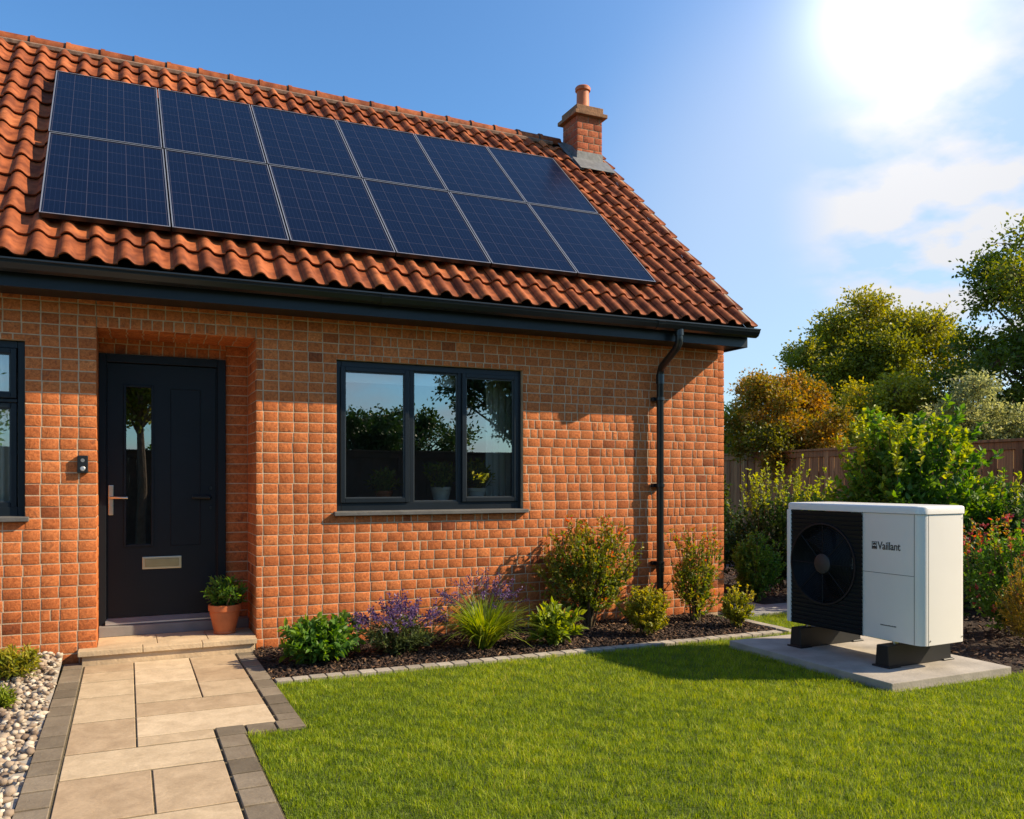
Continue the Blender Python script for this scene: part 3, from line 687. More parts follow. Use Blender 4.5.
# --- windows
def window(x0, x1, z0, z1, panes, rails, sillx):
    """panes: list of (xa, xb, za, zb, raised)"""
    wf = MB(); Y = 0.045; D = 0.07
    # outer frame members
    xsplit = sorted(set([x0, x1]))
    wf.box(x0 + .003, x0 + .047, Y, Y + D, z0, z1 - .004); wf.box(x1 - .047, x1 - .003, Y, Y + D, z0, z1 - .004)
    wf.box(x0 + .047, x1 - .047, Y, Y + D, z1 - .054, z1 - .004); wf.box(x0 + .047, x1 - .047, Y, Y + D, z0, z0 + .068)
    for (a, b_, c, d) in rails: wf.box(a, b_, Y, Y + D, c, d)
    w_ = wf.build('window', ANTH, house, .003, 1)
    for (a, b_, c, d, raised) in panes:
        f = MB(); s = .036; ya = Y - .016 if raised else Y + .006; yb = Y + .05
        f.box(a - s, a, ya, yb, c - s, d + s); f.box(b_, b_ + s, ya, yb, c - s, d + s); f.box(a, b_, ya, yb, c - s, c); f.box(a, b_, ya, yb, d, d + s)
        f.build('frame', ANTH, w_, .003, 1)
        f = MB(); q = .009
        f.box(a, a + q, ya + .012, yb - .004, c, d); f.box(b_ - q, b_, ya + .012, yb - .004, c, d); f.box(a + q, b_ - q, ya + .012, yb - .004, c, c + q); f.box(a + q, b_ - q, ya + .012, yb - .004, d - q, d)
        f.build('glazing_bead', simple('bead', (0.03, 0.036, 0.042), .4) if not bpy.data.materials.get('bead') else bpy.data.materials['bead'], w_)
        f = MB(); yq = ya + .024; f.add([(a + .002, yq, c + .002), (b_ - .002, yq, c + .002), (b_ - .002, yq, d - .002), (a + .002, yq, d - .002)], [(0, 1, 2, 3)]); f.build('pane', GLASS, w_)
    f = MB(); f.prism([(-.045, z0 - .031), (-.045, z0 - .001), (.11, z0 + .010), (.11, z0 - .031)], 'x', sillx[0], sillx[1]); f.build('sill', SILLM, w_, .003, 1)
    return w_
zs = WZ0 + .034
window(WX0, WX1, zs, WZ1, [(1.590, 2.090, 1.152, 2.176, True), (2.172, 2.565, 1.120, 2.202, False), (2.634, 3.085, 1.150, 2.176, True)],
       [(2.126, 2.1355, zs + .0685, WZ1 - .0545)], (WX0 - .025, WX1 + .035))
window(LX0, LX1, zs, WZ1, [(-1.93, -1.42, 1.16, 1.80, False), (-1.93, -1.42, 1.895, 2.17, True), (-1.29, -.728, 1.145, 1.795, False), (-1.29, -.728, 1.90, 2.17, True)],
       [(-1.3655, -1.3445, zs + .0685, WZ1 - .0545), (LX0 + .05, -1.366, 1.835, 1.86), (-1.344, LX1 - .05, 1.835, 1.86)], (LX0 - .03, LX1 + .025))
# --- door
FY = RD
d_ = MB(); d_.box(-.197, -.145, FY - .03, FY + .06, .19, 2.268); d_.box(.66, .724, FY - .03, FY + .06, .19, 2.268); d_.box(-.145, .66, FY - .03, FY + .06, 2.205, 2.268)
d_.box(-.145, -.135, FY - .015, FY + .05, .236, 2.205); d_.box(.65, .66, FY - .015, FY + .05, .236, 2.205)
door = d_.build('door', DOORM, house, .003, 1)
gx0, gx1, gz0, gz1 = -.005, .172, .80, 2.02
d_ = MB(); a, b_ = -.134, .649
for (x0, x1, z0, z1) in ((a, gx0, .24, 2.2), (gx1, b_, .24, 2.2), (gx0, gx1, .24, gz0), (gx0, gx1, gz1, 2.2)): d_.box(x0, x1, FY, FY + .05, z0, z1)
leaf = d_.build('leaf', DOORM, door)
d_ = MB(); q = .02
d_.box(gx0 - q, gx0, FY - .01, FY + .012, gz0 - q, gz1 + q); d_.box(gx1, gx1 + q, FY - .01, FY + .012, gz0 - q, gz1 + q); d_.box(gx0, gx1, FY - .01, FY + .012, gz0 - q, gz0); d_.box(gx0, gx1, FY - .01, FY + .012, gz1, gz1 + q)
x0, x1, z0, z1 = .31, .535, .78, 2.02; q = .006
d_.box(x0, x0 + q, FY - .004, FY + .002, z0, z1); d_.box(x1 - q, x1, FY - .004, FY + .002, z0, z1); d_.box(x0 + q, x1 - q, FY - .004, FY + .002, z0, z0 + q); d_.box(x0 + q, x1 - q, FY - .004, FY + .002, z1 - q, z1)
d_.build('moulding', DOORM, door, .002, 1)
d_ = MB(); d_.add([(gx0, FY + .013, gz0), (gx1, FY + .013, gz0), (gx1, FY + .013, gz1), (gx0, FY + .013, gz1)], [(0, 1, 2, 3)]); d_.build('glass', GLASS, door)
hp = MB(); hp.box(-.130, -.095, FY - .012, FY - .001, 1.03, 1.26)
handle = hp.build('handle', STEEL, door, .004, 2)
hp = MB(); hp.tube([(-.112, FY - .01, 1.165), (-.112, FY - .05, 1.165), (-.100, FY - .055, 1.165), (.005, FY - .055, 1.163)], [.010, .010, .010, .009], 12); hp.lathe([(0, -.02), (.009, -.02), (.011, 0)], 16, (-.112, FY - .012, 1.10), axis='y')
hp.build('lever', STEEL, handle, smooth=True)
hp = MB(); hp.tube([(.60, FY - .01, 1.16), (.60, FY - .035, 1.16), (.47, FY - .04, 1.165)], [.018, .016, .010], 10)
hp.lathe([(0, -.016), (.011, -.016), (.012, 0)], 14, (.612, FY, 1.235), axis='y'); hp.lathe([(0, -.016), (.009, -.016), (.010, 0)], 14, (.612, FY, 1.08), axis='y'); hp.build('latch', BLACK, door, smooth=True)
hp = MB(); hp.box(.108, .392, FY - .008, FY - .001, .605, .70); lb = hp.build('letterbox', STEEL, door, .003, 2)
hp = MB(); hp.box(.126, .374, FY - .014, FY - .0030, .622, .684); hp.build('flap', simple('brass_flap', (.42, .36, .24), .35, 1.0), lb, .002, 1)
hp = MB(); hp.prism([(FY - .06, .193), (FY - .06, .205), (FY - .001, .236), (FY + .05, .236), (FY + .05, .193)], 'x', -.15, .665); hp.build('threshold', ALU, door)
hp = MB(); hp.box(-.194, .892, FY - .11, FY + .0, .112, .188); hp.build('threshold_stone', simple('grey_stone', (.20, .19, .18), .8, var=.15, bscale=60), house, .004, 2)
hp = MB()
for (x0, x1) in ((-.31, .10), (.104, .50), (.504, .886)): hp.box(x0, x1, -.128, -.003, .074, .112)
for (x0, x1) in ((-.194, .20), (.204, .55), (.554, .893)): hp.box(x0, x1, .0, RD - .11, .062, .1118)
hp.box(-.285, .87, -.105, -.003, -.02, .0735); hp.box(-.19, .89, .0, RD, -.02, .0615); hp.box(-.19, .885, RD - .11, RD - .01, .062, .1115)
hp.build('doorstep', STONE, house, .004, 2)
# doorbell
bell = thing('doorbell', 'small black video doorbell on the brick beside the door', 'doorbell', (-.283, 0, 1.41))
hp = MB(); hp.box(-.034, .034, -.034, 0, -.063, .063); hp.build('case', BLACK, bell, .008, 3)
hp = MB(); hp.lathe([(0, -.003), (.013, -.003), (.013, 0)], 20, (0, -.0343, .028), axis='y'); hp.build('lens', simple('lens_glass', (.16, .17, .18), .15), bell)
hp = MB(); hp.lathe([(0, -.004), (.013, -.004), (.017, 0)], 20, (0, -.0343, -.03), axis='y'); hp.build('button', ALU, bell)

# ------------------------------------------------------------------ solar panels
def pv(label):
    p = thing('solar_panel', label, 'solar panel', group='solar panels in two rows on the roof')
    f = MB(); q = .011
    f.box(0, q, 0, PH, -.035, 0); f.box(PW - q, PW, 0, PH, -.035, 0); f.box(q, PW - q, 0, q, -.035, 0); f.box(q, PW - q, PH - q, PH, -.035, 0)
    f.build('frame', BLACK, p, .0015, 1)
    f = MB(); q2 = .010
    for (u0, u1, v0, v1) in ((0, q2, 0, PH), (PW - q2, PW, 0, PH), (q2, PW - q2, 0, q2), (q2, PW - q2, PH - q2, PH)): f.box(u0 + .001, u1 - .001, v0 + .001, v1 - .001, .0005, .002)
    f.build('frame_lip', FRAMEM, p)
    f = MB(); f.box(q, PW - q, q, PH - q, -.012, -.004); f.build('glass', PV, p)
    f = MB(); f.box(q, PW - q, q, PH - q, -.033, -.0125); f.build('backsheet', BLACK, p)
    return p
FRAMEM = simple('panel_frame', (0.46, 0.44, 0.42), .35, .7)
PX0 = -.540; PXS = .8345; PS0 = .435; H = .105
rows = ('lower', 'upper'); ordn = ('leftmost', 'second from the left', 'third from the left', 'third from the right', 'second from the right', 'rightmost')
proto = None
for r in range(2):
    for c in range(6):
        lab = f'dark blue solar panel, {ordn[c]} in the {rows[r]} row on the roof'
        if proto is None: p = proto = pv(lab)
        else:
            p = proto.copy(); COL.objects.link(p); p['label'] = lab
            for chd in list(proto.children):
                q_ = chd.copy(); COL.objects.link(q_); q_.parent = p
        p.location = roofpt(PX0 + c * PXS - r * .02, PS0 + r * (PH + .018) + c * PXS * .009, H); p.rotation_euler = (Matrix.Rotation(PITCH, 3, 'X') @ Matrix.Rotation(.009, 3, 'Z')).to_euler()
for i, s in enumerate((.60, 1.40, 2.03, 2.83)):
    m_ = MB(); m_.box(0, 4.99, -.02, .02, -.03, 0)
    o = m_.build('mounting_rail', BLACK); o.location = roofpt(PX0, s, H - .036); o.rotation_euler = (PITCH, 0, 0)
    o['label'] = ('lowest', 'second lowest', 'second highest', 'highest')[i] + ' black rail carrying the solar panels, hidden beneath them'; o['category'] = 'rail'; o['group'] = 'rails under the solar panels'

# ------------------------------------------------------------------ heat pump
pad = MB(); pad.box(4.25, 5.36, -2.95, -1.43, -.02, .055); o = pad.build('concrete_pad', CONC, None, .006, 2); o['label'] = 'grey concrete slab on the lawn beneath the heat pump'; o['category'] = 'concrete slab'
HL, HD, HZ = 1.142, .445, .905
hpm = thing('heat_pump', 'white boxy heat pump with black fan grille on concrete slab', 'heat pump', (4.595, -1.70, .225), rad(-87.2))
# local: x 0..HL (front left to right), y 0..HD, z 0..HZ, front at y=0
def rrect(x0, x1, y0, y1, r, rl=None, n=8):
    pts = []
    for (cx, cy, a0, rr) in ((x0 + (rl or r), y0 + (rl or r), 180, rl or r), (x1 - r, y0 + r, 270, r), (x1 - r, y1 - r, 0, r), (x0 + r, y1 - r, 90, r)):
        for k in range(n + 1): a = rad(a0 + 90 * k / n); pts.append((cx + rr * math.cos(a), cy + rr * math.sin(a)))
    return pts
b1 = MB(); FX = .682
b1.prism([(FX, 0)] + [p for p in rrect(0, HL, 0, HD, .055, .02) if not (p[0] < FX and p[1] < .1)][0:] , 'z', 0, HZ - .055)
body = b1.build('casing', WHITE, hpm, smooth=True)
b1 = MB(); b1.box(-.004, .036, -.016, .1, 0.0, HZ - .053); b1.build('side_trim', WHITE, hpm, .008, 3, smooth=True)
tp = MB(); pts = rrect(-.008, HL + .008, -.008, HD + .008, .06, .024); n = len(pts); c = (HL / 2, HD / 2)
def ring(k, z): return [(c[0] + (p[0] - c[0]) * (1 - k / HL * 2), c[1] + (p[1] - c[1]) * (1 - k / HD * 2), z) for p in pts]
rr_ = [ring(0, HZ - .052), ring(0, HZ - .014), ring(.003, HZ - .006), ring(.010, HZ - .001), ring(.02, HZ)]
vs = sum(rr_, []); fs = [tuple(range(n))] + [(j * n + i, j * n + (i + 1) % n, (j + 1) * n + (i + 1) % n, (j + 1) * n + i) for j in range(4) for i in range(n)] + [tuple(range(4 * n, 5 * n))]
tp.add(vs, fs); tp.build('lid', WHITE, hpm, smooth=True)
SEAM = simple('seam', (.10, .09, .08), .8)
b1 = MB(); b1.box(FX, 1.081, -.0012, .002, .445, .448); b1.box(1.081, 1.084, -.0012, .002, .0, HZ - .056); b1.box(HL - .001, HL + .0012, .058, .061, 0, HZ - .056); b1.build('panel_seam', SEAM, hpm)
for (y, z) in ((.075, .03), (HD - .05, .035), (HD - .04, HZ - .08)):
    b1 = MB(); b1.add([(HL + .003, y + .006 * math.cos(k), z + .006 * math.sin(k)) for k in [i * math.pi / 4 for i in range(8)]], [tuple(range(8))]); b1.build('screw', SEAM, hpm)
# slatted black front with a round opening
GRM = simple('grille_black', (.010, .012, .015), .5, var=.1, spec=.25)
fcx, fcz, fr_ = .335, .465, .292
g = MB(); nz = 27; dz = (HZ - .058) / nz
def cutspan(z):
    h = abs(z - fcz)
    return None if h >= fr_ else math.sqrt(fr_ ** 2 - h * h)
for i in range(nz):
    z0 = i * dz; z1 = z0 + dz
    sub = 4
    for j in range(sub):
        a_ = z0 + (z1 - z0) * j / sub; b2 = z0 + (z1 - z0) * (j + 1) / sub; fa = -.012 + .010 * (1 - j / sub); fb = -.012 + .010 * (1 - (j + 1) / sub)
        if j == 0: pass
        hs = cutspan((a_ + b2) / 2); sp2 = [(.028, FX - .001)] if hs is None else [(.028, fcx - hs), (fcx + hs, FX - .001)]
        for (u0, u1) in sp2:
            if u1 - u0 < .002: continue
            g.add([(u0, fa, a_), (u1, fa, a_), (u1, fb, b2), (u0, fb, b2)], [(0, 1, 2, 3)], .5)
            if j == 0: g.add([(u0, -.012, a_), (u1, -.012, a_), (u1, -.002, a_), (u0, -.002, a_)], [(0, 1, 2, 3)], .5)
g.add([(.028, 0.0, -.004), (FX, 0.0, -.004), (FX, .02, -.004), (.028, .02, -.004)], [(0, 1, 2, 3)])
g.build('front_grille', GRM, hpm)
g = MB(); n = 64
vs = [(fcx + fr_ * math.cos(2 * math.pi * k / n), y, fcz + fr_ * math.sin(2 * math.pi * k / n)) for y in (-.013, .11) for k in range(n)]
g.add(vs, [(k, (k + 1) % n, n + (k + 1) % n, n + k) for k in range(n)] + [tuple(range(n, 2 * n))]); 
g.add([(.03, .115, 0), (FX, .115, 0), (FX, .115, HZ - .06), (.03, .115, HZ - .06)], [(0, 1, 2, 3)]); g.build('fan_housing', simple('dark_cavity', (.005, .006, .007), .6), hpm)
g = MB()
for i in range(17):
    r0 = .082 + i * .0126; g.lathe([(r0 - .0034, -.004), (r0, -.0095), (r0 + .0034, -.004), (r0, .002), (r0 - .0034, -.004)], 56, (fcx, 0, fcz), axis='y')
for k in range(8):
    a_ = rad(45 * k); d = Vector((math.cos(a_), 0, math.sin(a_)))
    g.tube([Vector((fcx, -.008, fcz)) + d * .06, Vector((fcx, -.008, fcz)) + d * (fr_ - .002)], .0032, 5)
g.lathe([(fr_ - .006, -.018), (fr_ + .006, -.018), (fr_ + .008, -.010), (fr_ - .008, -.004)], 64, (fcx, 0, fcz), axis='y')
gg = g.build('fan_guard', GRM, hpm, smooth=True)
g = MB(); g.lathe([(0, -.022), (.055, -.020), (.072, -.014), (.075, -.004), (.075, .01)], 40, (fcx, 0, fcz), axis='y'); g.build('fan_hub', simple('hub_grey', (.022, .024, .027), .5), gg, smooth=True)
g = MB()
for k in range(5):
    a_ = rad(72 * k + 20); vs = []
    for j in range(6):
        q = j / 5; r_ = .05 + q * .21
        for (da, yy) in ((-.34 + q * .1, .075), (.34 + q * .25, .03)):
            vs.append((fcx + r_ * math.cos(a_ + da + q * .3), yy, fcz + r_ * math.sin(a_ + da + q * .3)))
    g.add(vs, [(2 * j, 2 * j + 1, 2 * j + 3, 2 * j + 2) for j in range(5)])
g.build('fan_blades', simple('blade_blue', (.008, .012, .02), .6), hpm, smooth=True)
# feet
FOOT = simple('rubber_foot', (.006, .0065, .007), .5, var=.2)
for x_ in (.085, .84):
    f = MB()
    f.prism([(x_ - .0, 0), (x_ + .012, .145), (x_ + .098, .145), (x_ + .11, 0)], 'y', -.075, HD + .12)
    f.box(x_ - .015, x_ + .125, -.09, .03, 0, .012); f.box(x_ - .015, x_ + .125, HD + .02, HD + .135, 0, .012)
    ft = f.build('foot', FOOT, hpm, .004, 1); ft.location = (0, 0, -.170)
    for yb_ in (.06, HD - .05):
        f = MB(); f.tube([(x_ + .055, yb_, .14), (x_ + .055, yb_, .19)], .02, 10); f.build('bolt', STEEL, ft)
# lettering on the front panel
INK = simple('ink', (.02, .02, .022), .5, var=0)
tx = bpy.data.curves.new('lettering', 'FONT'); tx.body = 'Vaillant'; tx.size = .062; tx.extrude = .0006; tx.space_character = 0.97; tx.offset = 0.0007
to = bpy.data.objects.new('tmp_text', tx); COL.objects.link(to)
bpy.context.view_layer.update()
dg = bpy.context.evaluated_depsgraph_get(); me = bpy.data.meshes.new_from_object(to.evaluated_get(dg)); bpy.data.objects.remove(to)
me.materials.clear(); me.materials.append(INK)
o = bpy.data.objects.new('lettering', me); link(o, hpm); o.rotation_euler = (rad(90), 0, 0); o.location = (.803, -.0015, .607); o.scale = (1.0, 1.2, 1)
lg = MB(); X0, Z0, s = .756, .605, .048
def pl(x0, x1, z0, z1): lg.box(X0 + x0 * s, X0 + x1 * s, -.0018, .0005, Z0 + z0 * s, Z0 + z1 * s)
pl(0, .85, 1.0, 1.08); pl(0, .85, 0, .08); pl(0, .08, .08, 1.0); pl(.77, .85, .08, 1.0)
lg.prism([(X0 + p[0] * s, Z0 + p[1] * s) for p in ((.12, .12), (.73, .12), (.73, .45), (.6, .38), (.42, .5), (.25, .38), (.12, .45))], 'y', -.0018, .0005)
lg.prism([(X0 + p[0] * s, Z0 + p[1] * s) for p in ((.2, .95), (.2, .62), (.3, .55), (.42, .72), (.55, .55), (.65, .62), (.65, .95), (.55, .85), (.42, .95), (.3, .85))], 'y', -.0018, .0005)
lg.build('emblem', INK, hpm)
lg = MB(); x_ = .825
for i in range(20):
    w2 = random.uniform(.003, .006); lg.box(x_, x_ + w2, -.0014, .0004, .094, .094 + random.choice((.006, .008))); x_ += w2 + .0016
lg.build('small_print', simple('print_grey', (.12, .12, .12), .5), hpm)

# ------------------------------------------------------------------ fences
def fence(name, A, B, h, label, capz=.0, bay=1.83, WOODF=WOODF):
    A = Vector((*A, 0)); B = Vector((*B, 0)); d = (B - A); Ln = d.length; d.normalize(); ang = math.atan2(d.y, d.x)
    r = thing(name, label, 'fence', A[:], ang)
    nb = int(math.ceil(Ln / bay)); rs = random.Random(5)
    for k in range(nb):
        x0 = k * bay; x1 = min((k + 1) * bay, Ln)
        m_ = MB(); x = x0 + .05
        while x < x1 - .06:
            w2 = min(.118, x1 - .05 - x); m_.box(x, x + w2 - (.005 if WOODF.name != 'dark_fence_wood' else -.0015), rs.uniform(-.003, .003) + (.0 if int(x * 9) % 2 else .012), .026, .04, h - .12, rs.random()); x += w2 + .002
        m_.box(x0 + .05, x1 - .05, .0265, .05, h - .45, h - .37); m_.box(x0 + .05, x1 - .05, .0265, .05, .25, .33); m_.build('board_panel', WOODF, r)
        m_ = MB(); m_.box(x0 - .05, x0 + .05, -.02, .08, -.05, h - .02); m_.build('post', WOODF, r, .004, 1)
    m_ = MB(); m_.box(-.06, Ln, -.018, .0255, h - .13, h - .025); m_.box(-.08, Ln, -.045, .085, h - .024, h + .014); m_.build('capping', WOODF, r, .003, 1)
    return r
fence('fence', (11.25, 7.8), (10.2, -3.5), 1.83, 'brown vertical board fence behind the shrubs on the right')
fence('fence', (10.2, -8.6), (-6, -8.6), 1.83, 'long dark brown board fence behind the camera, reflected in the window', WOODF=WOODD)
fence('fence', (10.2, -3.5), (10.2, -8.6), 1.83, 'side board fence right of the lawn, outside the picture')

# ------------------------------------------------------------------ plants
def unit(v): return v / np.maximum(np.linalg.norm(v, axis=1, keepdims=True), 1e-9)
def leafmesh(name, P, D, Ln, W, mat, parent, r, rs, fold=0.18, up=0.35, quad=False):
    n = len(P); D = unit(D); q = rs.normal(size=(n, 3)); Nn = unit(q * (1 - up) + np.array([0, 0, 1.0]) * up * 2.2)
    Sd = unit(np.cross(D, Nn)); Nn = np.cross(Sd, D); Ln = Ln[:, None]; W = W[:, None]
    if quad:
        V = np.stack([P, P + D * Ln * .5 + Sd * W / 2, P + D * Ln, P + D * Ln * .5 - Sd * W / 2], 1).reshape(-1, 3)
        F = np.arange(n)[:, None] * 4 + np.array([[0, 1, 2, 3]]); rr = r
    else:
        V = np.stack([P, P + D * Ln * .35 + Sd * W / 2 + Nn * W * fold, P + D * Ln * .7 + Sd * W * .36 + Nn * W * fold * .5, P + D * Ln - Nn * Ln * .12,
                      P + D * Ln * .7 - Sd * W * .36 + Nn * W * fold * .5, P + D * Ln * .35 - Sd * W / 2 + Nn * W * fold, P + D * Ln * .5], 1).reshape(-1, 3)
        i = np.arange(n)[:, None] * 7
        F = np.concatenate([i + np.array([[0, 6, 1]]), i + np.array([[1, 6, 2]]), i + np.array([[2, 6, 3]]), i + np.array([[3, 6, 4]]), i + np.array([[4, 6, 5]]), i + np.array([[5, 6, 0]])], 1).reshape(-1, 3)
        rr = np.repeat(r, 6)
    return npmesh(name, V, F, mat, parent, rnd=rr)
def shrub(name, label, cat, loc, rx, ry, h, mat, ntw=160, nl=14, ll=.045, lw=.02, seed=0, z0=.08, shoots=0, shoot_h=.2, group=None, fill=0.45, upb=0.3, lob=.2, quad=False, stems=7, tipbright=.35, shoot_mat=None, droop=0.0):
    rs = np.random.RandomState(seed); root = thing(name, label, cat, loc, 0, group)
    cz = z0 + (h - z0) * .5; rz = (h - z0) * .5
    d = unit(rs.normal(size=(ntw, 3)))
    az = np.arctan2(d[:, 1], d[:, 0]); ph = rs.uniform(0, 6.28, 6)
    lf = 1 + lob * (np.sin(2 * az + ph[0]) * .5 + np.sin(3 * az + ph[1] + 2 * d[:, 2]) * .5 + np.sin(5 * d[:, 2] + ph[2] + az) * .5)
    rr = (fill + (1 - fill) * rs.rand(ntw) ** .5) * lf * rs.uniform(.88, 1.1, ntw)
    T = d * rr[:, None] * np.array([rx, ry, rz]) + np.array([0, 0, cz])
    T[:, 2] = np.maximum(T[:, 2], z0 * .4 + .02)
    B = T * .35 + np.array([0, 0, cz * .5]) * .65
    dirT = unit(T - B); dirT[:, 2] += upb; dirT = unit(dirT); sl = (rx + ry + rz) / 3 * .55 * rs.uniform(.6, 1.3, ntw)
    A = T - dirT * sl[:, None]
    t_ = np.linspace(0.05, 1, nl)[None, :, None] * np.ones((ntw, 1, 1))
    t_ = np.clip(t_ + rs.uniform(-.03, .03, (ntw, nl, 1)), 0, 1)
    P = A[:, None] + (T - A)[:, None] * t_; P[..., 2] -= droop * t_[..., 0] ** 2 * sl[:, None]
    side = unit(rs.normal(size=(ntw * nl, 3))).reshape(ntw, nl, 3); Dd = dirT[:, None] * .8 + side * .85
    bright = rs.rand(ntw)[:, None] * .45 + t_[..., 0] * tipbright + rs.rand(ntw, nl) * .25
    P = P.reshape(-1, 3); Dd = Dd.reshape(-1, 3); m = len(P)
    ok = P[:, 2] > 0.01; P = P[ok]; Dd = Dd[ok]; bright = np.clip(bright.ravel()[ok], 0, 1); m = len(P)
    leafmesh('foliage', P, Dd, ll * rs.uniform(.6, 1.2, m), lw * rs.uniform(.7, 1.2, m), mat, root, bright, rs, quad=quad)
    sm = MB()
    for k in range(stems):
        j = rs.randint(ntw); a = np.array([rs.uniform(-.04, .04), rs.uniform(-.04, .04), 0]); tt = T[j]; mid = a * .5 + tt * .35 + np.array([0, 0, cz * .25])
        sm.tube([a, mid, tt * .8 + mid * .2, tt], [.011, .007, .004, .002], 5)
    for k in range(0, ntw, 2):
        sm.tube([A[k], T[k]], [.0028, .0014], 3, cap=False)
    if shoots:
        PP = []; DD = []
        for k in range(shoots):
            a = rs.uniform(0, 6.28); q = rs.uniform(.1, .9) ** .5; b_ = np.array([math.cos(a) * rx * q, math.sin(a) * ry * q, cz + rz * math.sqrt(max(0, 1 - q * q)) * .85])
            e_ = b_ + np.array([math.cos(a) * .3 * q + rs.uniform(-.15, .15), math.sin(a) * .3 * q + rs.uniform(-.15, .15), 1]) * shoot_h * rs.uniform(.5, 1.15)
            sm.tube([b_ - (e_ - b_) * .5, b_, e_], [.004, .003, .0012], 3, cap=False)
            for j in range(int(8 + 60 * shoot_h)):
                q2 = rs.uniform(-.2, 1.0); PP.append(b_ + (e_ - b_) * q2); DD.append(unit(np.array([[rs.normal() * .8, rs.normal() * .8, .7]]))[0])
        PP = np.array(PP); m = len(PP); leafmesh('shoot_foliage', PP, np.array(DD), ll * rs.uniform(.5, 1, m), lw * rs.uniform(.6, 1.1, m), shoot_mat or mat, root, np.clip(rs.uniform(.5, 1.1, m), 0, 1), rs, quad=quad)
    sm.build('stems', STEM, root)
    return root

G = 'plants along the front flower bed'
shrub('leafy_plant', 'low bushy green plant at the left end of the bed', 'plant', (1.24, -.66, .0), .30, .24, .34, LF_GREEN, 230, 10, .062, .032, 21, .03, group=G, fill=.3, upb=.35, stems=6)
lav = shrub('lavender', 'purple flowering lavender beside the low green plant', 'lavender', (1.84, -.62, .0), .25, .20, .28, LF_SAGE, 170, 14, .05, .012, 22, .03, group=G, upb=.7, stems=5)
def spikes(root, n, r, h0, h1, mat, seed, spread=.5, size=.018):
    rs = np.random.RandomState(seed); PP = []; DD = []; sm = MB()
    for k in range(n):
        a = rs.uniform(0, 6.28); q = rs.uniform(0, 1) ** .6; b_ = np.array([math.cos(a) * r * q * .5, math.sin(a) * r * q * .5, h0 * .6]); H_ = rs.uniform(h0, h1) * (1 - .35 * q)
        e_ = np.array([math.cos(a) * (r * q * .6 + spread * q * .45), math.sin(a) * (r * q * .6 + spread * q * .4), H_])
        sm.tube([b_, e_], [.002, .001], 3, cap=False)
        for j in range(24):
            q2 = .62 + .38 * j / 23; PP.append(b_ + (e_ - b_) * q2 + rs.normal(size=3) * .006); DD.append(rs.normal(size=3) + np.array([0, 0, .6]))
    PP = np.array(PP); m = len(PP); leafmesh('flower_spikes', PP, np.array(DD), size * rs.uniform(.7, 1.2, m), size * .6 * rs.uniform(.7, 1.2, m), mat, root, rs.rand(m), rs, quad=True); sm.build('flower_stems', STEM, root)
spikes(lav, 95, .30, .32, .50, LF_PURP, 4, size=.022)
def grassclump(name, label, loc, r, h, n, mat, seed, group=None, wd=.014):
    rs = np.random.RandomState(seed); root = thing(name, label, 'ornamental grass', loc, 0, group); a = rs.uniform(0, 6.28, n); q = rs.rand(n) ** .6
    K = 7; V = []; t = np.linspace(0, 1, K); hh = h * rs.uniform(.65, 1.05, n); out = r * (.25 + q) * rs.uniform(.6, 1.1, n); dr = rs.uniform(.1, .8, n) * q
    bx = np.cos(a) * .05 * rs.rand(n); by = np.sin(a) * .05 * rs.rand(n); W = wd * rs.uniform(.6, 1.2, n)
    for i, u in enumerate(t):
        x = bx + np.cos(a) * out * u ** 1.15; y = by + np.sin(a) * out * u ** 1.15; z = hh * (u * 1.3 - (dr + .3) * u ** 2.2)
        w2 = W * (1 - u ** 2) + .0008; V.append(np.stack([x - np.sin(a) * w2 / 2, y + np.cos(a) * w2 / 2, z], -1)); V.append(np.stack([x + np.sin(a) * w2 / 2, y - np.cos(a) * w2 / 2, z], -1))
    V = np.stack(V, 1).reshape(-1, 3); i = np.arange(n)[:, None] * 2 * K
    F = np.concatenate([i + np.array([[2 * j, 2 * j + 1, 2 * j + 3, 2 * j + 2]]) for j in range(K - 1)], 1).reshape(-1, 4)
    npmesh('blades', V, F, mat, root, rnd=np.repeat(np.clip(rs.normal(.5, .25, n), 0, 1), K - 1)); return root
gc = grassclump('ornamental_grass', 'arching clump of long green grass in mid bed', (2.50, -.70, .0), .42, .46, 480, LF_LIME, 6, G)
sal = shrub('salvia', 'wispy purple flowered plant behind the grass clump', 'plant', (2.62, -.33, .0), .22, .18, .35, LF_SAGE, 90, 10, .04, .012, 28, .03, group=G, upb=.8)
spikes(sal, 60, .34, .46, .66, LF_PURP, 9)
shrub('leafy_plant', 'low lime green leafy plant right of the grass clump', 'plant', (3.05, -.80, .0), .19, .17, .32, LF_LIME, 120, 9, .075, .032, 24, .03, group=G, fill=.3, upb=.5)
shrub('stemmed_shrub', 'tallest bed shrub with bronze tipped leaves on bare stems', 'shrub', (3.66, -.28, .0), .46, .30, .93, LF_MIX, 420, 16, .042, .020, 25, .20, 26, .16, G, fill=.35, upb=.6, stems=16)
shrub('round_bush', 'small rounded green bush left of the downpipe foot', 'shrub', (3.93, -.76, .0), .215, .20, .42, LF_OLIVE, 260, 14, .030, .017, 26, .03, 10, .06, G, fill=.5, upb=.3)
shrub('airy_shrub', 'loose airy shrub standing right of the downpipe', 'shrub', (4.74, -.36, .0), .28, .20, .76, LF_MIX, 230, 11, .042, .019, 27, .10, 20, .22, G, fill=.3, upb=.9, stems=10, lob=.35)
shrub('leafy_plant', 'bright yellow green plant at the right end of the bed', 'plant', (4.86, -.78, .0), .16, .15, .34, LF_YEL, 120, 12, .036, .017, 29, .03, 10, .08, G, fill=.35, upb=.6)
GL = 'tufts growing in the pebbles'
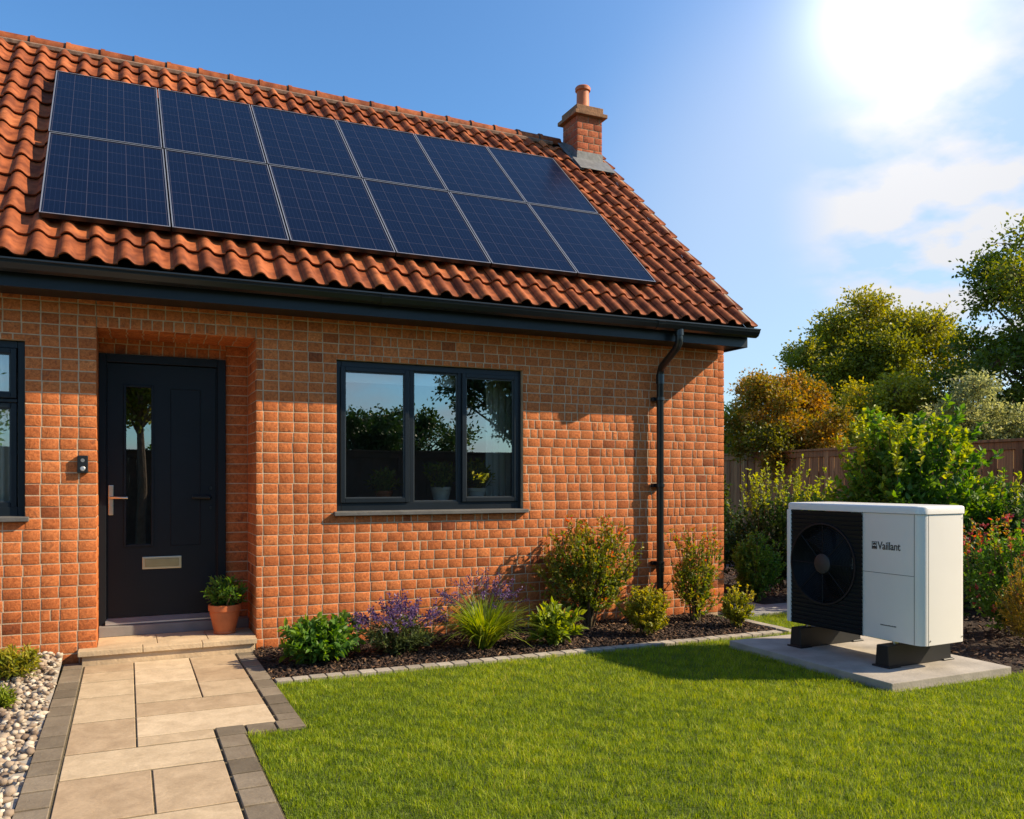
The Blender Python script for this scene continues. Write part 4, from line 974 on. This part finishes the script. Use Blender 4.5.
shrub('gravel_plant', 'larger yellow green tuft in the pebbles by the wall', 'plant', (-.66, -.50, .05), .17, .14, .19, LF_YEL, 200, 7, .06, .012, 30, .02, group=GL, fill=.25, upb=.9)
shrub('gravel_plant', 'smaller green tuft in the pebbles nearer the camera', 'plant', (-.66, -1.13, .0), .10, .09, .12, LF_LIME, 110, 7, .045, .010, 31, .02, group=GL, fill=.25, upb=.9)
# potted plants
def potted(label, loc, r, h, ph, pr, mat, pmat, seed, cat='potted plant', group=None, ll=.05, lw=.016):
    root = shrub('potted_plant', label, cat, loc, pr, pr, ph, mat, 110, 9, ll, lw, seed, z0=h * 1.0, group=group, fill=.25, upb=.6, stems=4)
    m_ = MB(); m_.lathe([(0, 0), (r * .66, 0), (r * .69, .012), (r * .66, .02), (r * .92, h * .72), (r * .92, h * .78), (r, h * .80), (r, h * .99), (r * .97, h), (r * .88, h), (r * .86, h * .86), (0, h * .86)], 32)
    m_.build('pot', pmat, root, smooth=True); return root
potted('terracotta pot of dark green leaves beside the front door', (.69, .215, .112), .122, .225, .43, .175, LF_GREEN, TERRA, 40)
GI = 'potted plants on the inner windowsill'
sill = MB(); sill.box(1.53, 3.14, .13, .36, 1.06, 1.09); sill.build('inner_sill', simple('sill_white', (.5, .48, .44), .6), house)
potted('small potted plant behind the left window pane', (1.97, .24, 1.09), .075, .12, .30, .13, LF_LIME, TERRA, 41, group=GI)
potted('pale pot with a leafy plant behind the middle window pane', (2.48, .24, 1.09), .09, .15, .37, .15, LF_LIME, POTW, 42, group=GI)
potted('pale pot with a bright leafy plant behind the right window pane', (2.80, .23, 1.09), .095, .14, .39, .18, LF_YEL, POTW, 43, group=GI)
def curtain(label, x0, x1, z0, z1, y, grp):
    n = 60; V = []; F = []
    for i in range(n + 1):
        u = i / n; x = x0 + (x1 - x0) * u; yy = y + .018 * math.sin(u * (x1 - x0) * 95) + .006 * math.sin(u * 17)
        V += [(x, yy, z0), (x, yy, z1), (x, yy + .004, z0), (x, yy + .004, z1)]
    for i in range(n): F += [(4 * i, 4 * i + 4, 4 * i + 5, 4 * i + 1), (4 * i + 2, 4 * i + 3, 4 * i + 7, 4 * i + 6)]
    o = npmesh('curtain', V, F, CURT, smooth=True); o['label'] = label; o['category'] = 'curtain'; o['group'] = grp
GC = 'curtains inside the windows'
curtain('pale curtain hanging behind the right window pane', 2.97, 3.22, 1.1, 2.3, .40, GC)
curtain('narrow pale curtain edge behind the left window pane', 1.50, 1.635, 1.1, 2.3, .19, GC)
curtain('pale curtain behind the window at the left picture edge', -1.10, -.64, 1.1, 2.3, .16, GC)
m_ = MB(); m_.box(1.58, 2.60, .14, .17, 2.10, 2.24); o = m_.build('roller_blind', CURT); o['label'] = 'rolled up pale blind at the top of the window'; o['category'] = 'blind'

# right border shrubs
GR = 'shrubs in the border by the fence'
shrub('evergreen_shrub', 'narrow dark shrub hugging the house corner', 'shrub', (5.98, .95, 0), .17, .20, 1.55, LF_DARK, 260, 12, .05, .025, 50, .05, 10, .12, GR, upb=.5)
shrub('yellow_shrub', 'tall shrub with yellow upright shoots in front of the fence', 'shrub', (7.15, 1.15, 0), .66, .5, 1.22, LF_DARK, 520, 16, .055, .027, 51, .08, 46, .42, GR, upb=.6, shoot_mat=LF_LIME)
shrub('round_bush', 'dense rounded green bush left of the heat pump', 'shrub', (6.12, .42, 0), .30, .28, .74, LF_GREEN, 420, 15, .038, .018, 52, .04, 12, .06, GR, fill=.5)
shrub('large_bush', 'largest glossy green bush rising behind the heat pump', 'shrub', (7.55, -.26, 0), .80, .66, 2.05, LF_GREEN, 900, 17, .085, .045, 53, .1, 60, .24, GR, upb=.15, lob=.3, shoot_mat=LF_LIME, droop=.3)
shrub('large_bush', 'green bush overhanging the fence right of the largest bush', 'shrub', (8.5, -.55, 0), .5, .5, 1.3, LF_GREEN, 420, 15, .075, .038, 56, .1, 26, .22, GR, upb=.15, lob=.3, shoot_mat=LF_LIME)
shrub('evergreen_shrub', 'dark shrub directly below the fence at right', 'shrub', (8.35, -1.35, 0), .62, .55, 1.22, LF_DARK, 520, 15, .06, .03, 54, .06, 22, .25, GR, upb=.4)
fl = shrub('flowering_shrub', 'shrub with small red flowers right of the heat pump', 'shrub', (6.72, -2.02, 0), .42, .38, .92, LF_GREEN, 360, 14, .045, .022, 55, .08, 26, .20, GR, upb=.5, shoot_mat=LF_MIX)
rs = np.random.RandomState(77); n = 70; cen = unit(rs.normal(size=(n, 3))) * np.array([.42, .38, .44]) + np.array([0, 0, .56]); 
for c_ in cen: leafmesh('flower', c_ + rs.normal(size=(9, 3)) * .006, rs.normal(size=(9, 3)), np.full(9, .024), np.full(9, .018), LF_RED, fl, rs.rand(9), rs, quad=True)
shrub('golden_conifer', 'golden yellow feathery shrub at the right picture edge', 'shrub', (6.28, -2.52, 0), .25, .25, .68, LF_ORNG, 460, 16, .028, .009, 57, .03, 18, .1, GR, upb=.5)
shrub('evergreen_shrub', 'dark low shrub filling the gap behind the heat pump', 'shrub', (7.0, -.95, 0), .6, .5, .95, LF_DARK, 460, 14, .055, .028, 58, .05, 10, .12, GR, upb=.4)
shrub('evergreen_shrub', 'dark shrub behind the round bush at the fence foot', 'shrub', (6.6, 1.9, 0), .5, .5, 1.1, LF_DARK, 420, 14, .055, .028, 59, .05, 10, .12, GR, upb=.4)
shrub('evergreen_shrub', 'dark tall shrub in the corner right of the large bush', 'shrub', (9.3, -.4, 0), .6, .6, 1.05, LF_DARK, 420, 14, .06, .03, 60, .05, 16, .2, GR, upb=.4)

# trees
def tree(name, label, loc, rx, ry, z0, z1, mat, nlobe, nleaf, ls, seed, trunk=.16, group=None, lr=.28, lobes_flat=.8, base_lobes=0):
    rs = np.random.RandomState(seed); root = thing(name, label, 'tree', loc, 0, group)
    cz = (z0 + z1) / 2; rz = (z1 - z0) / 2
    d = unit(rs.normal(size=(nlobe, 3))); q = rs.rand(nlobe) ** .38; C = d * q[:, None] * np.array([rx, ry, rz]) * (1 - lr * .55) + np.array([0, 0, cz])
    C[:, 2] = np.maximum(C[:, 2], z0 + .1)
    Rl = lr * (rx + ry + rz) / 3 * rs.uniform(.6, 1.25, nlobe)
    tm = MB(); tm.tube([(0, 0, -.05), (.04, .03, z0 * .6), (0.0, .05, cz * .9), (.05, 0, cz + rz * .5)], [trunk, trunk * .8, trunk * .5, trunk * .15], 9)
    per = (nleaf * (Rl ** 2 / (Rl ** 2).sum())).astype(int); P = []; D = []; B = []
    for c, r, m in zip(C, Rl, per):
        hz = min(c[2] * .75, cz); s_ = np.array([0.0, 0.04, max(z0 * .5, hz - .3 * abs(c[0]))]); mid = (s_ + c) / 2 + np.array([0, 0, .12 * r]) + rs.normal(size=3) * .08 * r
        tm.tube([s_, mid, c], [trunk * .32, trunk * .2, trunk * .08], 5, cap=False)
        nt_ = max(6, m // 14); dd = unit(rs.normal(size=(nt_, 3)) + np.array([0, 0, .25])); rr = r * (.35 + .75 * rs.rand(nt_) ** .6) * (1 + .35 * (rs.rand(nt_) > .86)); E = c + dd * rr[:, None] * np.array([1.1, 1.1, lobes_flat])
        for e_ in E[::4]: tm.tube([c, (c + e_) / 2 + rs.normal(size=3) * .04 * r, e_], [trunk * .07, trunk * .05, trunk * .02], 3, cap=False)
        k = rs.randint(0, nt_, m); t_ = rs.uniform(.45, 1.02, m)[:, None]; p = c + (E[k] - c) * t_ + rs.normal(size=(m, 3)) * ls * .9
        P.append(p); D.append(unit(E[k] - c) * .6 + rs.normal(size=(m, 3)) * .7)
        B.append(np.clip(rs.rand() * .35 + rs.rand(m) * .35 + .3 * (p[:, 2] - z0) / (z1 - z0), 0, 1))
    P = np.concatenate(P); D = np.concatenate(D); B = np.concatenate(B); m = len(P)
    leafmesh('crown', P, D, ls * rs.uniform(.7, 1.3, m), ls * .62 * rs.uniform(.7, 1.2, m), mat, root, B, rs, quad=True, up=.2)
    tm.build('trunk', BARK, root); return root
GT = 'trees beyond the right fence'
tree('rust_leaved_tree', 'rounded tree with rusty orange leaves just behind the fence', (11.75, 5.95, 0), 1.38, 1.2, .9, 3.85, LF_RUST, 46, 46000, .066, 61, .1, GT, .26)
tree('broadleaf_tree', 'broad olive green tree in the middle behind the fence', (19.2, 11.0, 0), 2.9, 2.6, 1.6, 6.8, LF_OLIVE, 70, 80000, .10, 62, .2, GT, .24)
tree('pale_leaved_tree', 'pale grey green bushy tree over the fence at right', (13.6, 3.5, 0), 1.45, 1.2, .9, 3.25, LF_PALE, 40, 38000, .062, 63, .09, GT, .27)
tree('broadleaf_tree', 'tall dark green tree at the right edge of the picture', (18.5, 5.1, 0), 2.85, 2.5, 1.2, 7.1, LF_TALL, 80, 85000, .10, 64, .2, GT, .24)
tree('broadleaf_tree', 'small light green tree beside the house corner', (15.2, 12.0, 0), .9, .9, 1.0, 3.7, LF_LIME, 22, 8000, .09, 65, .08, GT, .3)
tree('broadleaf_tree', 'dark green tree low between the rusty and the broad tree', (16.5, 7.6, 0), 1.9, 1.7, .8, 3.9, LF_OLIVE, 40, 30000, .09, 66, .13, GT, .27)
GB = 'trees behind the camera reflected in the glass'
tree('broadleaf_tree', 'tree mirrored in the left window pane', (5.6, -15.5, 0), 2.0, 1.6, .9, 3.5, LF_DARK, 34, 20000, .10, 71, .14, GB, .27)
tree('broadleaf_tree', 'taller tree mirrored in the right window pane', (9.6, -13.2, 0), 2.1, 1.9, 1.2, 6.6, LF_DARK, 46, 26000, .11, 72, .18, GB, .25)
tree('broadleaf_tree', 'slender tree mirrored in the door glass', (.20, -8.1, 0), 1.1, 1.0, 2.15, 4.5, LF_OLIVE, 30, 12000, .085, 73, .085, GB, .25)
tree('broadleaf_tree', 'low wide tree mirrored in the middle window pane', (8.2, -18.5, 0), 2.4, 1.8, .6, 3.6, LF_DARK, 34, 14000, .13, 74, .14, GB, .27)
tree('broadleaf_tree', 'round tree mirrored left in the glass', (2.2, -17.5, 0), 2.0, 1.6, .6, 3.4, LF_GREEN, 30, 12000, .13, 75, .14, GB, .27)
tree('broadleaf_tree', 'tree behind the fence on the far left behind the camera', (-4.5, -15.0, 0), 2.2, 1.8, 1.0, 5.0, LF_GREEN, 34, 12000, .13, 76, .14, GB, .27)
